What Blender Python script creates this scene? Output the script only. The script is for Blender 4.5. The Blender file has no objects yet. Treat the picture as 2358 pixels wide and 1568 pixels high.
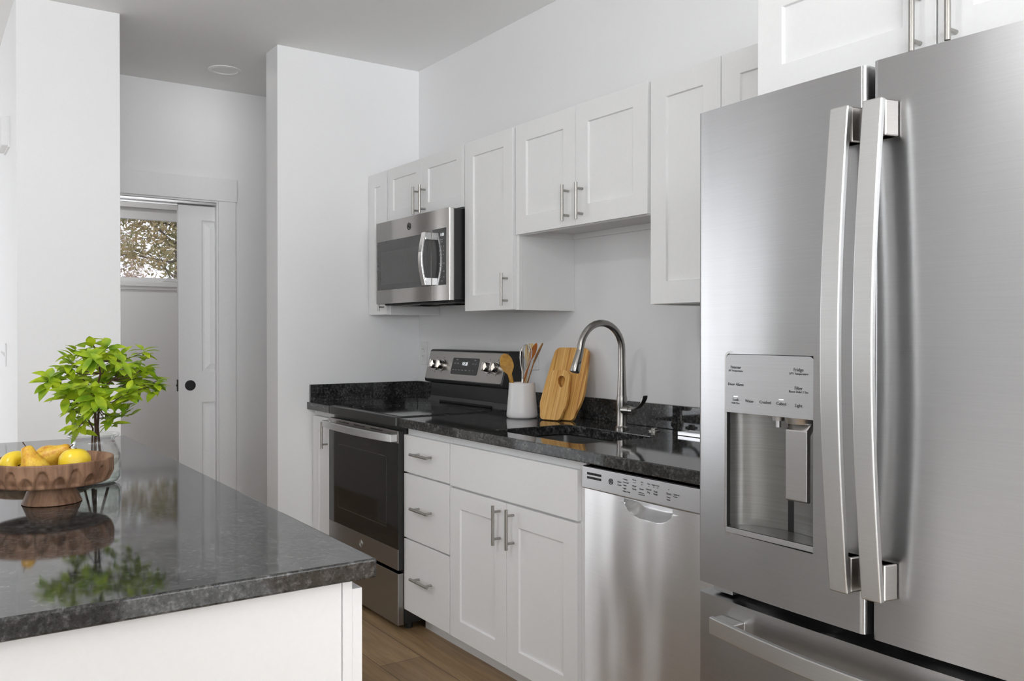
import bpy, bmesh, math, random
from mathutils import Vector, Matrix
random.seed(7)
SC = bpy.context.scene
COL = SC.collection
R = math.radians

# ------------------------------------------------------------------ camera
cam_d = bpy.data.cameras.new('camera')
cam = bpy.data.objects.new('camera', cam_d)
COL.objects.link(cam)
SC.camera = cam
cam_d.sensor_fit = 'HORIZONTAL'
cam_d.sensor_width = 36.0
cam_d.lens = 36.0 * 2004.95 / 2358.0
cam_d.shift_y = -6.35 / 2358.0
cam_d.clip_start = 0.05
YAW = R(34.479)
CAM = Vector((4.3777, -2.3664, 1.2787))
cam.location = CAM
cam.rotation_euler = (R(90 - 0.3529), R(0.0107), R(90) - YAW)

# ------------------------------------------------------------------ world, lights, exposure
W = bpy.data.worlds.new('sky'); SC.world = W; W.use_nodes = True
wn = W.node_tree.nodes; wl = W.node_tree.links
bg = wn['Background']; bg.inputs['Strength'].default_value = 1.7
tcw = wn.new('ShaderNodeTexCoord'); sep = wn.new('ShaderNodeSeparateXYZ'); rmp = wn.new('ShaderNodeValToRGB')
wl.new(tcw.outputs['Generated'], sep.inputs[0]); wl.new(sep.outputs['Z'], rmp.inputs[0]); wl.new(rmp.outputs[0], bg.inputs['Color'])
rmp.color_ramp.elements[0].color = (0.86, 0.88, 0.95, 1); rmp.color_ramp.elements[0].position = 0.0
rmp.color_ramp.elements[1].color = (0.70, 0.82, 1.0, 1); rmp.color_ramp.elements[1].position = 0.6

def area(name, loc, rot, sx, sy, power, col=(1, 1, 1), spread=180):
    d = bpy.data.lights.new(name, 'AREA'); d.shape = 'RECTANGLE'; d.size = sx; d.size_y = sy
    d.energy = power; d.color = col; d.spread = R(spread)
    o = bpy.data.objects.new(name, d); COL.objects.link(o); o.location = loc; o.rotation_euler = rot
    return o
# daylight entering through the openings of the open living side and behind the camera, plus lamps
area('daylight_living', (-3.75, -5.72, 1.30), (R(95), 0, 0), 4.5, 2.2, 80, (0.96, 0.983, 1.0))
area('daylight_living', (9.3, -5.72, 1.40), (R(95), 0, 0), 5.0, 2.1, 330, (0.96, 0.983, 1.0))  # extra window light, added out of view to brighten cabinets and end wall
area('daylight_behind', (12.72, -2.75, 1.5), (R(100), 0, R(90)), 4.6, 2.2, 365, (0.96, 0.983, 1.0))
area('fill_lamp_bathroom', (-1.9, -1.45, 2.70), (0, 0, 0), 0.35, 0.35, 7, (1.0, 0.99, 0.98))  # added lamp, hidden from view, brightens the bathroom
area('downlight_hall', (-0.595, -0.917, 2.745), (0, 0, 0), 0.10, 0.10, 0.7, (1.0, 0.985, 0.96))
for dx_, dy_ in ((3.05, -3.3),):
    area('fill_lamp_kitchen', (dx_, dy_, 2.745), (0, 0, 0), 0.14, 0.14, 26, (0.985, 0.99, 1.0))  # unseen lamp added to lift the base cabinets and floor
SC.view_settings.view_transform = 'Standard'
SC.view_settings.look = 'None'
SC.view_settings.gamma = 1.0
SC.view_settings.use_curve_mapping = False
SC.view_settings.exposure = -0.15
SC.cycles.max_bounces = 14
SC.cycles.diffuse_bounces = 7
SC.cycles.glossy_bounces = 6
SC.cycles.transmission_bounces = 12
SC.cycles.transparent_max_bounces = 12
SC.cycles.sample_clamp_indirect = 6.0

# ------------------------------------------------------------------ materials
def newmat(name):
    m = bpy.data.materials.new(name); m.use_nodes = True
    nt = m.node_tree; b = nt.nodes['Principled BSDF']
    return m, nt, b
def setp(b, **k):
    for n, v in k.items():
        b.inputs[n.replace('_', ' ')].default_value = v
def coords(nt, kind='Object', scale=(1, 1, 1)):
    tc = nt.nodes.new('ShaderNodeTexCoord'); mp = nt.nodes.new('ShaderNodeMapping')
    mp.inputs['Scale'].default_value = scale
    nt.links.new(tc.outputs[kind], mp.inputs['Vector'])
    return mp.outputs['Vector']
def noise(nt, vec, scale, detail=2, rough=0.5):
    n = nt.nodes.new('ShaderNodeTexNoise'); n.inputs['Scale'].default_value = scale
    n.inputs['Detail'].default_value = detail; n.inputs['Roughness'].default_value = rough
    nt.links.new(vec, n.inputs['Vector']); return n
def ramp(nt, fac, stops):
    r = nt.nodes.new('ShaderNodeValToRGB'); e = r.color_ramp.elements
    while len(e) < len(stops): e.new(0.5)
    for i, (p, c) in enumerate(stops):
        e[i].position = p; e[i].color = (*c, 1)
    nt.links.new(fac, r.inputs[0]); return r.outputs[0]
def bump(nt, b, h, strength, dist):
    bp = nt.nodes.new('ShaderNodeBump'); bp.inputs['Strength'].default_value = strength; bp.inputs['Distance'].default_value = dist
    nt.links.new(h, bp.inputs['Height']); nt.links.new(bp.outputs[0], b.inputs['Normal']); return bp

def paint(name, col, rough=0.55, bscale=180, bdist=0.0004, spec=0.4):
    m, nt, b = newmat(name)
    v = coords(nt, 'Object')
    n = noise(nt, v, bscale, 2)
    c = ramp(nt, n.outputs[0], [(0.3, tuple(x * 0.985 for x in col)), (0.7, col)])
    nt.links.new(c, b.inputs['Base Color'])
    setp(b, Roughness=rough); b.inputs['Specular IOR Level'].default_value = spec
    bump(nt, b, n.outputs[0], 0.25, bdist)
    return m
M = {}
M['wall'] = paint('wall_paint', (0.85, 0.85, 0.855), 0.6)
M['ceiling'] = paint('ceiling_paint', (0.86, 0.86, 0.855), 0.8)
M['bounce_carpet'] = paint('pale_bounce_carpet', (0.80, 0.79, 0.77), 0.95, 300, 0.002, 0.1)  # pale covering added out of view to bounce light upwards
M['trimw'] = paint('trim_paint', (0.84, 0.84, 0.845), 0.4, 60, 0.0002)
M['cab'] = paint('cabinet_paint', (0.84, 0.84, 0.84), 0.38, 90, 0.0002)
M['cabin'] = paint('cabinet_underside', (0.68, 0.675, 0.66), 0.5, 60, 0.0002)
M['plastic'] = paint('white_plastic', (0.80, 0.80, 0.80), 0.35, 50, 0.0001)
M['ceramic'] = paint('white_ceramic', (0.83, 0.82, 0.82), 0.28, 40, 0.0001)

def metal(name, col, rough, aniso=0.0, tangent=(0, 0, 1), wave=0.0, wscale=2.5, grain=True, gscale=(6, 6, 500)):
    m, nt, b = newmat(name)
    v = coords(nt, 'Object', gscale)
    n = noise(nt, v, 1.0, 3, 0.6)
    c = ramp(nt, n.outputs[0], [(0.25, tuple(x * 0.93 for x in col)), (0.75, col)])
    nt.links.new(c, b.inputs['Base Color'])
    setp(b, Metallic=1.0, Roughness=rough, Anisotropic=aniso)
    if aniso:
        t = nt.nodes.new('ShaderNodeCombineXYZ')
        for i in range(3): t.inputs[i].default_value = tangent[i]
        nt.links.new(t.outputs[0], b.inputs['Tangent'])
    if wave:
        vw = coords(nt, 'Object', (1.0, 1.0, 0.35))
        nw = noise(nt, vw, wscale, 1, 0.4)
        bump(nt, b, nw.outputs[0], 1.0, wave)
    return m
M['steel'] = metal('brushed_stainless', (0.53, 0.53, 0.535), 0.29, 0.76, (0, 0, 1), 0.012, 3.0)
M['steel_door'] = metal('brushed_stainless_panel', (0.80, 0.80, 0.805), 0.33, 0.92, (0, 0, 1), 0.026, 4.2)
M['steel_plain'] = metal('satin_stainless', (0.62, 0.61, 0.60), 0.30)
M['steel_handle'] = metal('satin_handle_steel', (0.72, 0.72, 0.715), 0.34)
M['steel_dark'] = metal('dark_stainless', (0.36, 0.35, 0.34), 0.30, 0.6, (0, 0, 1))
M['steel_warm'] = metal('warm_stainless', (0.47, 0.45, 0.43), 0.30, 0.6, (0, 0, 1))
M['nickel'] = metal('brushed_nickel', (0.44, 0.425, 0.40), 0.33, gscale=(60, 60, 60))
M['faucet'] = metal('dark_brushed_nickel', (0.40, 0.385, 0.365), 0.26, gscale=(300, 300, 20))
M['chrome'] = metal('chrome', (0.80, 0.79, 0.78), 0.08)
M['sinksteel'] = metal('sink_steel', (0.42, 0.42, 0.42), 0.32)
M['knobsteel'] = metal('satin_knob_steel', (0.66, 0.63, 0.60), 0.20)
m_, nt_, b_ = newmat('niche_satin_grey'); c_ = ramp(nt_, noise(nt_, coords(nt_, 'Object', (6, 6, 300)), 1.0, 2).outputs[0], [(0.3, (0.24, 0.235, 0.225)), (0.7, (0.28, 0.275, 0.265))]); nt_.links.new(c_, b_.inputs['Base Color']); setp(b_, Metallic=0.75, Roughness=0.30); M['niche'] = m_
M['panel'] = metal('control_panel_silver', (0.60, 0.60, 0.61), 0.42, 0.3)
M['aluminium'] = metal('bright_aluminium', (0.85, 0.85, 0.86), 0.25)

def plain(name, col, rough, spec=0.5, nz=0.06, sc=40, coat=0.0):
    m, nt, b = newmat(name)
    n = noise(nt, coords(nt, 'Object'), sc, 2)
    c = ramp(nt, n.outputs[0], [(0.3, tuple(x * (1 - nz) for x in col)), (0.7, tuple(min(1, x * (1 + nz)) for x in col))])
    nt.links.new(c, b.inputs['Base Color']); setp(b, Roughness=rough)
    b.inputs['Specular IOR Level'].default_value = spec
    if coat: b.inputs['Coat Weight'].default_value = coat; b.inputs['Coat Roughness'].default_value = 0.03
    return m
M['black'] = plain('black_enamel', (0.018, 0.018, 0.018), 0.28)
M['matblack'] = plain('matte_black', (0.010, 0.010, 0.010), 0.6)
M['blackglass'] = plain('black_glass', (0.012, 0.012, 0.012), 0.05, 0.6)
M['mwglass'] = plain('grey_tinted_glass', (0.050, 0.050, 0.050), 0.10, 0.6)
M['mwmesh'] = plain('grey_window_mesh', (0.085, 0.085, 0.083), 0.25, 0.5)
M['ink'] = plain('dark_ink', (0.05, 0.05, 0.05), 0.5)
M['greyink'] = plain('grey_ink', (0.16, 0.16, 0.16), 0.5)
M['paleink'] = plain('pale_ink', (0.45, 0.45, 0.45), 0.5)
M['bark'] = plain('brown_bark', (0.070, 0.037, 0.025), 0.75, 0.3, 0.35, 60)
M['outbark'] = plain('grey_bark', (0.20, 0.165, 0.15), 0.9, 0.2, 0.35, 8)
M['stemdark'] = plain('fruit_stem', (0.055, 0.022, 0.012), 0.7)
M['apple'] = plain('yellow_apple_skin', (0.80, 0.58, 0.035), 0.30, 0.45, 0.10, 26)
M['rubber'] = plain('grey_rubber', (0.12, 0.12, 0.12), 0.6)
M['drygrass'] = plain('dry_ground', (0.42, 0.36, 0.30), 0.9, 0.2, 0.3, 3)

def emis(name, col, st):
    m, nt, b = newmat(name); setp(b, Base_Color=(*col, 1)); b.inputs['Emission Color'].default_value = (*col, 1); b.inputs['Emission Strength'].default_value = st
    return m
M['led'] = emis('lit_digits', (0.9, 0.95, 1.0), 1.0)
M['ledsoft'] = emis('lit_indicator', (0.9, 0.92, 0.95), 0.8)

def granite():
    m, nt, b = newmat('dark_granite')
    v = coords(nt, 'Object')
    n1 = noise(nt, v, 95, 6, 0.75)
    n2 = noise(nt, v, 22, 4, 0.65)
    vo = nt.nodes.new('ShaderNodeTexVoronoi'); vo.inputs['Scale'].default_value = 260; nt.links.new(v, vo.inputs['Vector'])
    c1 = ramp(nt, n1.outputs[0], [(0.36, (0.010, 0.010, 0.010)), (0.52, (0.040, 0.040, 0.040)), (0.68, (0.15, 0.15, 0.15))])
    c2 = ramp(nt, n2.outputs[0], [(0.35, (0.45, 0.45, 0.45)), (0.65, (1.25, 1.25, 1.24))])
    mx = nt.nodes.new('ShaderNodeMix'); mx.data_type = 'RGBA'; mx.blend_type = 'MULTIPLY'; mx.inputs['Factor'].default_value = 1
    nt.links.new(c1, mx.inputs['A']); nt.links.new(c2, mx.inputs['B'])
    nt.links.new(mx.outputs['Result'], b.inputs['Base Color'])
    setp(b, Roughness=0.055); b.inputs['Specular IOR Level'].default_value = 0.64
    bump(nt, b, n1.outputs[0], 0.03, 0.0004)
    return m
M['granite'] = granite()

def wood(name, dark, light, scale=(3, 40, 40), rough=0.5, contrast=(0.35, 0.65), fine=True, kind='Object', spec=0.35):
    m, nt, b = newmat(name)
    v = coords(nt, kind, scale)
    n = noise(nt, v, 1.0, 5, 0.6); n.inputs['Distortion'].default_value = 0.6
    c = ramp(nt, n.outputs[0], [(contrast[0], dark), (contrast[1], light)])
    nt.links.new(c, b.inputs['Base Color']); setp(b, Roughness=rough); b.inputs['Specular IOR Level'].default_value = spec
    bump(nt, b, n.outputs[0], 0.15, 0.0006)
    return m
M['walnut'] = wood('walnut_wood', (0.145, 0.075, 0.042), (0.33, 0.19, 0.115), (55, 55, 6), 0.55)
M['platewood'] = wood('plate_wood', (0.32, 0.19, 0.10), (0.52, 0.34, 0.20), (9, 50, 50), 0.5)
M['mustard'] = wood('mustard_wood', (0.36, 0.17, 0.02), (0.55, 0.30, 0.05), (35, 35, 35), 0.5)
M['orangewood'] = wood('orange_wood', (0.50, 0.15, 0.03), (0.70, 0.27, 0.08), (60, 60, 9), 0.45)
M['palewood'] = wood('pale_yellow_wood', (0.62, 0.44, 0.16), (0.76, 0.60, 0.30), (60, 60, 9), 0.45)
M['brownwood'] = wood('brown_wood', (0.25, 0.10, 0.02), (0.42, 0.20, 0.05), (60, 60, 9), 0.45)

def bamboo():
    m, nt, b = newmat('bamboo_strips')
    v = coords(nt, 'Object', (75, 8, 0.9))
    n = noise(nt, v, 1.0, 1, 0.4)
    c = ramp(nt, n.outputs[0], [(0.34, (0.50, 0.22, 0.05)), (0.43, (0.74, 0.39, 0.095)), (0.49, (0.85, 0.52, 0.165)), (0.55, (0.70, 0.35, 0.08)), (0.63, (0.87, 0.55, 0.19))])
    v2 = coords(nt, 'Object', (260, 260, 14)); n2 = noise(nt, v2, 1.0, 3, 0.6)
    c2 = ramp(nt, n2.outputs[0], [(0.3, (0.82, 0.78, 0.74)), (0.6, (1, 1, 1))])
    mx = nt.nodes.new('ShaderNodeMix'); mx.data_type = 'RGBA'; mx.blend_type = 'MULTIPLY'; mx.inputs['Factor'].default_value = 1
    nt.links.new(c, mx.inputs['A']); nt.links.new(c2, mx.inputs['B']); nt.links.new(mx.outputs['Result'], b.inputs['Base Color'])
    setp(b, Roughness=0.45); return m
M['bamboo'] = bamboo()

def pear():
    m, nt, b = newmat('russet_pear_skin')
    v = coords(nt, 'Object'); n = noise(nt, v, 60, 4, 0.65); n2 = noise(nt, v, 260, 2)
    c = ramp(nt, n.outputs[0], [(0.30, (0.50, 0.17, 0.02)), (0.45, (0.68, 0.37, 0.03)), (0.60, (0.76, 0.50, 0.05))])
    c2 = ramp(nt, n2.outputs[0], [(0.3, (0.82, 0.7, 0.7)), (0.5, (1, 1, 1))])
    mx = nt.nodes.new('ShaderNodeMix'); mx.data_type = 'RGBA'; mx.blend_type = 'MULTIPLY'; mx.inputs['Factor'].default_value = 0.7
    nt.links.new(c, mx.inputs['A']); nt.links.new(c2, mx.inputs['B']); nt.links.new(mx.outputs['Result'], b.inputs['Base Color'])
    setp(b, Roughness=0.42); return m
M['pear'] = pear()

def floorm():
    m, nt, b = newmat('oak_planks')
    v = coords(nt, 'Object')
    br = nt.nodes.new('ShaderNodeTexBrick'); nt.links.new(v, br.inputs['Vector'])
    br.inputs['Scale'].default_value = 1.0; br.inputs['Brick Width'].default_value = 1.35; br.inputs['Row Height'].default_value = 0.18
    br.inputs['Mortar Size'].default_value = 0.0016; br.inputs['Mortar Smooth'].default_value = 0.3
    br.inputs['Color1'].default_value = (0.29, 0.188, 0.100, 1); br.inputs['Color2'].default_value = (0.37, 0.250, 0.138, 1); br.inputs['Mortar'].default_value = (0.07, 0.045, 0.03, 1)
    v2 = coords(nt, 'Object', (1.6, 22, 1)); n = noise(nt, v2, 1.6, 6, 0.62); n.inputs['Distortion'].default_value = 0.8
    c2 = ramp(nt, n.outputs[0], [(0.3, (0.62, 0.60, 0.56)), (0.6, (1.05, 1.05, 1.02))])
    mx = nt.nodes.new('ShaderNodeMix'); mx.data_type = 'RGBA'; mx.blend_type = 'MULTIPLY'; mx.inputs['Factor'].default_value = 1
    nt.links.new(br.outputs[0], mx.inputs['A']); nt.links.new(c2, mx.inputs['B']); nt.links.new(mx.outputs['Result'], b.inputs['Base Color'])
    setp(b, Roughness=0.42); return m
M['floor'] = floorm()

def leafm(name, dark, light, trans=0.45, sc=14):
    m, nt, b = newmat(name)
    n = noise(nt, coords(nt, 'Object'), sc, 2)
    c = ramp(nt, n.outputs[0], [(0.35, dark), (0.65, light)])
    nt.links.new(c, b.inputs['Base Color']); setp(b, Roughness=0.4)
    tr = nt.nodes.new('ShaderNodeBsdfTranslucent'); nt.links.new(c, tr.inputs['Color'])
    mx = nt.nodes.new('ShaderNodeMixShader'); mx.inputs[0].default_value = trans
    nt.links.new(b.outputs[0], mx.inputs[1]); nt.links.new(tr.outputs[0], mx.inputs[2])
    nt.links.new(mx.outputs[0], nt.nodes['Material Output'].inputs['Surface'])
    return m
M['leaf'] = leafm('fresh_green_leaf', (0.20, 0.36, 0.02), (0.56, 0.68, 0.035), 0.42, 26)
M['needle'] = leafm('olive_needles', (0.30, 0.29, 0.13), (0.66, 0.50, 0.28), 0.35, 3.2)
M['needleb'] = leafm('russet_twigs', (0.42, 0.29, 0.22), (0.74, 0.58, 0.46), 0.35, 3.0)

def glassm(name, col=(1, 1, 1), ior=1.45, rough=0.0):
    m, nt, b = newmat(name); setp(b, Base_Color=(*col, 1), Roughness=rough, IOR=ior); b.inputs['Transmission Weight'].default_value = 1.0
    return m
def thinglass(name, tint, gain):
    m, nt, b = newmat(name)
    tr = nt.nodes.new('ShaderNodeBsdfTransparent'); tr.inputs['Color'].default_value = (*tint, 1)
    gl = nt.nodes.new('ShaderNodeBsdfGlossy'); gl.inputs['Roughness'].default_value = 0.03
    fr = nt.nodes.new('ShaderNodeLayerWeight'); fr.inputs['Blend'].default_value = 0.5
    pw = nt.nodes.new('ShaderNodeMath'); pw.operation = 'POWER'; pw.inputs[1].default_value = 2.6
    mu = nt.nodes.new('ShaderNodeMath'); mu.operation = 'MULTIPLY_ADD'; mu.inputs[1].default_value = 0.9 * gain; mu.inputs[2].default_value = 0.035 * gain; mu.use_clamp = True
    mx = nt.nodes.new('ShaderNodeMixShader')
    nt.links.new(fr.outputs['Facing'], pw.inputs[0]); nt.links.new(pw.outputs[0], mu.inputs[0])
    nt.links.new(mu.outputs[0], mx.inputs[0]); nt.links.new(tr.outputs[0], mx.inputs[1]); nt.links.new(gl.outputs[0], mx.inputs[2])
    nt.links.new(mx.outputs[0], nt.nodes['Material Output'].inputs['Surface'])
    return m
M['glass'] = thinglass('clear_glass', (0.985, 0.99, 0.988), 1.0)
M['water'] = thinglass('clear_water', (0.93, 0.965, 0.945), 0.7)
def panem():
    m, nt, b = newmat('window_glass')
    tr = nt.nodes.new('ShaderNodeBsdfTransparent'); gl = nt.nodes.new('ShaderNodeBsdfGlossy'); gl.inputs['Roughness'].default_value = 0.02
    fr = nt.nodes.new('ShaderNodeFresnel'); fr.inputs['IOR'].default_value = 1.45
    mx = nt.nodes.new('ShaderNodeMixShader')
    nt.links.new(fr.outputs[0], mx.inputs[0]); nt.links.new(tr.outputs[0], mx.inputs[1]); nt.links.new(gl.outputs[0], mx.inputs[2])
    nt.links.new(mx.outputs[0], nt.nodes['Material Output'].inputs['Surface'])
    return m
M['pane'] = panem()

# ------------------------------------------------------------------ building helpers
WL = {}                                   # world location of every object that can be a parent
class MB:
    def __init__(s): s.bm = bmesh.new()
    def quad(s, *p):
        return s.bm.faces.new([s.bm.verts.new(q) for q in p])
    def box(s, x0, x1, y0, y1, z0, z1):
        v = [s.bm.verts.new((x, y, z)) for z in (z0, z1) for y in (y0, y1) for x in (x0, x1)]
        for f in ((0, 1, 3, 2), (4, 5, 7, 6), (0, 1, 5, 4), (2, 3, 7, 6), (0, 2, 6, 4), (1, 3, 7, 5)):
            s.bm.faces.new([v[i] for i in f])
        return s
    def prism(s, pts, axis, a0, a1):
        """2-D outline extruded along an axis; pts are the other two coordinates in x,y,z order"""
        def P(p, a):
            return (a, p[0], p[1]) if axis == 'x' else (p[0], a, p[1]) if axis == 'y' else (p[0], p[1], a)
        A = [s.bm.verts.new(P(p, a0)) for p in pts]; B = [s.bm.verts.new(P(p, a1)) for p in pts]
        s.bm.faces.new(A); s.bm.faces.new(B)
        for i in range(len(pts)):
            j = (i + 1) % len(pts); s.bm.faces.new((A[i], A[j], B[j], B[i]))
        return s
    def ring(s, c, n, r, seg, ref=None):
        n = Vector(n).normalized()
        u = n.cross(ref if ref is not None else (Vector((0, 0, 1)) if abs(n.z) < 0.9 else Vector((1, 0, 0)))).normalized(); w = n.cross(u)
        return [s.bm.verts.new(Vector(c) + r * (math.cos(2 * math.pi * i / seg) * u + math.sin(2 * math.pi * i / seg) * w)) for i in range(seg)]
    def skin(s, rings, cap=True):
        for a, b in zip(rings, rings[1:]):
            k = len(a)
            for i in range(k):
                j = (i + 1) % k; s.bm.faces.new((a[i], a[j], b[j], b[i]))
        if cap: s.bm.faces.new(rings[0]); s.bm.faces.new(rings[-1])
        return s
    def cyl(s, p0, p1, r0, r1=None, seg=20):
        d = Vector(p1) - Vector(p0); r1 = r0 if r1 is None else r1
        return s.skin([s.ring(p0, d, r0, seg), s.ring(p1, d, r1, seg)])
    def tube(s, pts, rad, seg=10, cap=True):
        pts = [Vector(p) for p in pts]; rings = []
        rad = rad if isinstance(rad, (list, tuple)) else [rad] * len(pts)
        d0 = (pts[1] - pts[0]).normalized()
        ref = Vector((0, 0, 1)) if abs(d0.z) < 0.9 else Vector((1, 0, 0))
        u = d0.cross(ref).normalized()
        for i, p in enumerate(pts):
            d = (pts[min(i + 1, len(pts) - 1)] - pts[max(i - 1, 0)]).normalized()
            u = (u - d * u.dot(d)).normalized(); w = d.cross(u)
            rings.append([s.bm.verts.new(p + rad[i] * (math.cos(2 * math.pi * k / seg) * u + math.sin(2 * math.pi * k / seg) * w)) for k in range(seg)])
        return s.skin(rings, cap)
    def lathe(s, c, prof, seg=40, closed=False):
        """revolve (r,z) about the vertical through c"""
        rings = []
        for r, z in prof:
            if r < 1e-6: rings.append([s.bm.verts.new((c[0], c[1], c[2] + z))])
            else: rings.append([s.bm.verts.new((c[0] + r * math.cos(2 * math.pi * k / seg), c[1] + r * math.sin(2 * math.pi * k / seg), c[2] + z)) for k in range(seg)])
        pr = list(zip(rings, rings[1:])) + ([(rings[-1], rings[0])] if closed else [])
        for a, b in pr:
            for i in range(seg):
                j = (i + 1) % seg
                if len(a) == 1 and len(b) > 1: s.bm.faces.new((a[0], b[i], b[j]))
                elif len(b) == 1 and len(a) > 1: s.bm.faces.new((a[i], a[j], b[0]))
                elif len(a) > 1: s.bm.faces.new((a[i], a[j], b[j], b[i]))
        return s
    def shaker(s, x0, x1, z0, z1, y, t=0.019, st=0.073, rec=0.008, sg=1, b=None, top=None):
        """frame-and-panel door facing -y (sg=1) or +y (sg=-1), front face at y"""
        b = st if b is None else b; top = st if top is None else top
        def rect(a, c, d, e, yy): return [s.bm.verts.new(p) for p in ((a, yy, d), (c, yy, d), (c, yy, e), (a, yy, e))]
        o = rect(x0, x1, z0, z1, y); i = rect(x0 + st, x1 - st, z0 + b, z1 - top, y)
        r = rect(x0 + st + 0.0015, x1 - st - 0.0015, z0 + b + 0.0015, z1 - top - 0.0015, y + sg * rec); k = rect(x0, x1, z0, z1, y + sg * t)
        for n in range(4):
            m = (n + 1) % 4
            s.bm.faces.new((o[n], o[m], i[m], i[n])); s.bm.faces.new((i[n], i[m], r[m], r[n])); s.bm.faces.new((o[n], o[m], k[m], k[n]))
        s.bm.faces.new(r); s.bm.faces.new(k); return s
    def xform(s, mat):
        bmesh.ops.transform(s.bm, matrix=mat, verts=s.bm.verts); return s
    def done(s, name, mat, parent=None, smooth=False, bevel=0.0, bseg=2, at=None, local=False, ang=35):
        bm = s.bm
        bmesh.ops.recalc_face_normals(bm, faces=bm.faces)
        off = Vector(at) if at is not None else (WL[parent.name] if parent is not None and not local else Vector())
        if parent is None and at is None and not local: off = Vector()
        if off.length: bmesh.ops.translate(bm, vec=-off, verts=bm.verts)
        if smooth:
            for f in bm.faces: f.smooth = True
            for e in bm.edges:
                if len(e.link_faces) == 2 and e.calc_face_angle(0) > R(ang): e.smooth = False
        me = bpy.data.meshes.new(name); bm.to_mesh(me); bm.free()
        mats = mat if isinstance(mat, (list, tuple)) else [mat]
        for x in mats: me.materials.append(M[x])
        o = bpy.data.objects.new(name, me); COL.objects.link(o)
        if parent is not None: o.parent = parent
        o.location = Vector(at) if (at is not None and parent is None) else (0, 0, 0)
        WL[o.name] = off.copy()
        if bevel:
            b = o.modifiers.new('edge', 'BEVEL'); b.width = bevel; b.segments = bseg; b.limit_method = 'ANGLE'; b.angle_limit = R(35)
        return o

def thing(name, label, cat, loc=(0, 0, 0), group=None, rot=None):
    o = bpy.data.objects.new(name, None); COL.objects.link(o); o.empty_display_size = 0.05
    o.location = loc; o['label'] = label; o['category'] = cat
    if group: o['group'] = group
    if rot is not None: o.rotation_euler = rot
    WL[o.name] = Vector(loc); return o
def tag(o, label, cat, group=None):
    o['label'] = label; o['category'] = cat
    if group: o['group'] = group
    return o
def struct(o, label=None):
    o['kind'] = 'structure'
    if label: o['label'] = label
    return o
def B(name, mat, x0, x1, y0, y1, z0, z1, parent=None, bevel=0.0, **k):
    return MB().box(x0, x1, y0, y1, z0, z1).done(name, mat, parent, bevel=bevel, **k)

def text_mesh(lines, y, depth=0.0004):
    """lettering on a plane facing -y: (string, x centre, z, height, align)"""
    mb = MB()
    for st, x, z, h, al in lines:
        cu = bpy.data.curves.new('t', 'FONT'); cu.body = st; cu.size = h * 1.4; cu.align_x = al; cu.align_y = 'CENTER'; cu.extrude = depth / 2; cu.resolution_u = 3
        to = bpy.data.objects.new('t', cu); COL.objects.link(to); bpy.context.view_layer.update()
        me = bpy.data.meshes.new_from_object(to)
        bpy.data.objects.remove(to)
        me.transform(Matrix.Translation((x, y, z)) @ Matrix.Rotation(R(90), 4, 'X'))
        mb.bm.from_mesh(me); bpy.data.meshes.remove(me)
    return mb
def emblem(mb, x, y, z, r):
    """round script badge facing -y: ring and flowing loops"""
    n = 28
    mb.tube([(x + r * math.cos(2 * math.pi * k / n), y, z + r * math.sin(2 * math.pi * k / n)) for k in range(n + 1)], r * 0.09, 6)
    for s in range(4):
        a = math.pi / 2 * s + 0.4
        mb.tube([(x + r * 0.80 * math.cos(a + 0.9 * t), y, z + r * 0.80 * math.sin(a + 0.9 * t)) for t in (0, .3, .6, 1)], r * 0.05, 6)
    G = [(.02, .34), (-.16, .52), (-.38, .42), (-.46, .08), (-.36, -.30), (-.12, -.38), (.02, -.12), (.0, .08), (-.2, .02)]
    E_ = [(.52, .36), (.36, .50), (.16, .36), (.20, .12), (.36, .06), (.16, -.02), (.08, -.26), (.22, -.44), (.44, -.36), (.56, -.16)]
    for L in (G, E_):
        mb.tube([(x + r * a, y, z + r * b) for a, b in L], r * 0.075, 6)
    return mb

# handle: bar on two posts; axis 'x','z'
def pull(parent, x, y, z, L, axis, mat='nickel', rb=0.006, proj=0.032, sg=1):
    mb = MB(); yb = y - sg * proj; h = L / 2; q = h - 0.022
    if axis == 'z':
        mb.cyl((x, yb, z - h), (x, yb, z + h), rb, seg=16)
        for s in (-q, q): mb.cyl((x, yb, z + s), (x, y, z + s), rb * 0.8, seg=12)
    else:
        mb.cyl((x - h, yb, z), (x + h, yb, z), rb, seg=16)
        for s in (-q, q): mb.cyl((x + s, yb, z), (x + s, y, z), rb * 0.8, seg=12)
    return mb.done('handle', mat, parent, smooth=True)

# ------------------------------------------------------------------ the setting
H = 2.7585
XH = -1.017                    # hall wall with the pocket door
struct(B('floor', 'floor', -6.4, 12.6, -5.6, 0.12, -0.10, 0.0))
struct(B('floor_living_bounce', 'bounce_carpet', -6.3, 12.5, -5.48, -3.2, 0.0, 0.006))  # unseen pale floor added to bounce window light onto the ceiling
struct(B('floor_lounge_bounce', 'bounce_carpet', 5.1, 12.5, -3.19, -0.9, 0.0, 0.006))  # same added bounce surface, behind the camera
struct(B('ceiling', 'ceiling', -6.4, 12.6, -5.6, 0.12, H, H + 0.12))
struct(B('wall_back', 'wall', -2.82, 12.6, 0.0, 0.12, 0.0, H))
struct(B('wall_end', 'wall', -0.1715, 0.0, -0.8227, 0.0, 0.0, H, bevel=0.002))
struct(B('wall_column', 'wall', XH, 0.0075, -1.995, -1.5735, 0.0, H, bevel=0.002))
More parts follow.
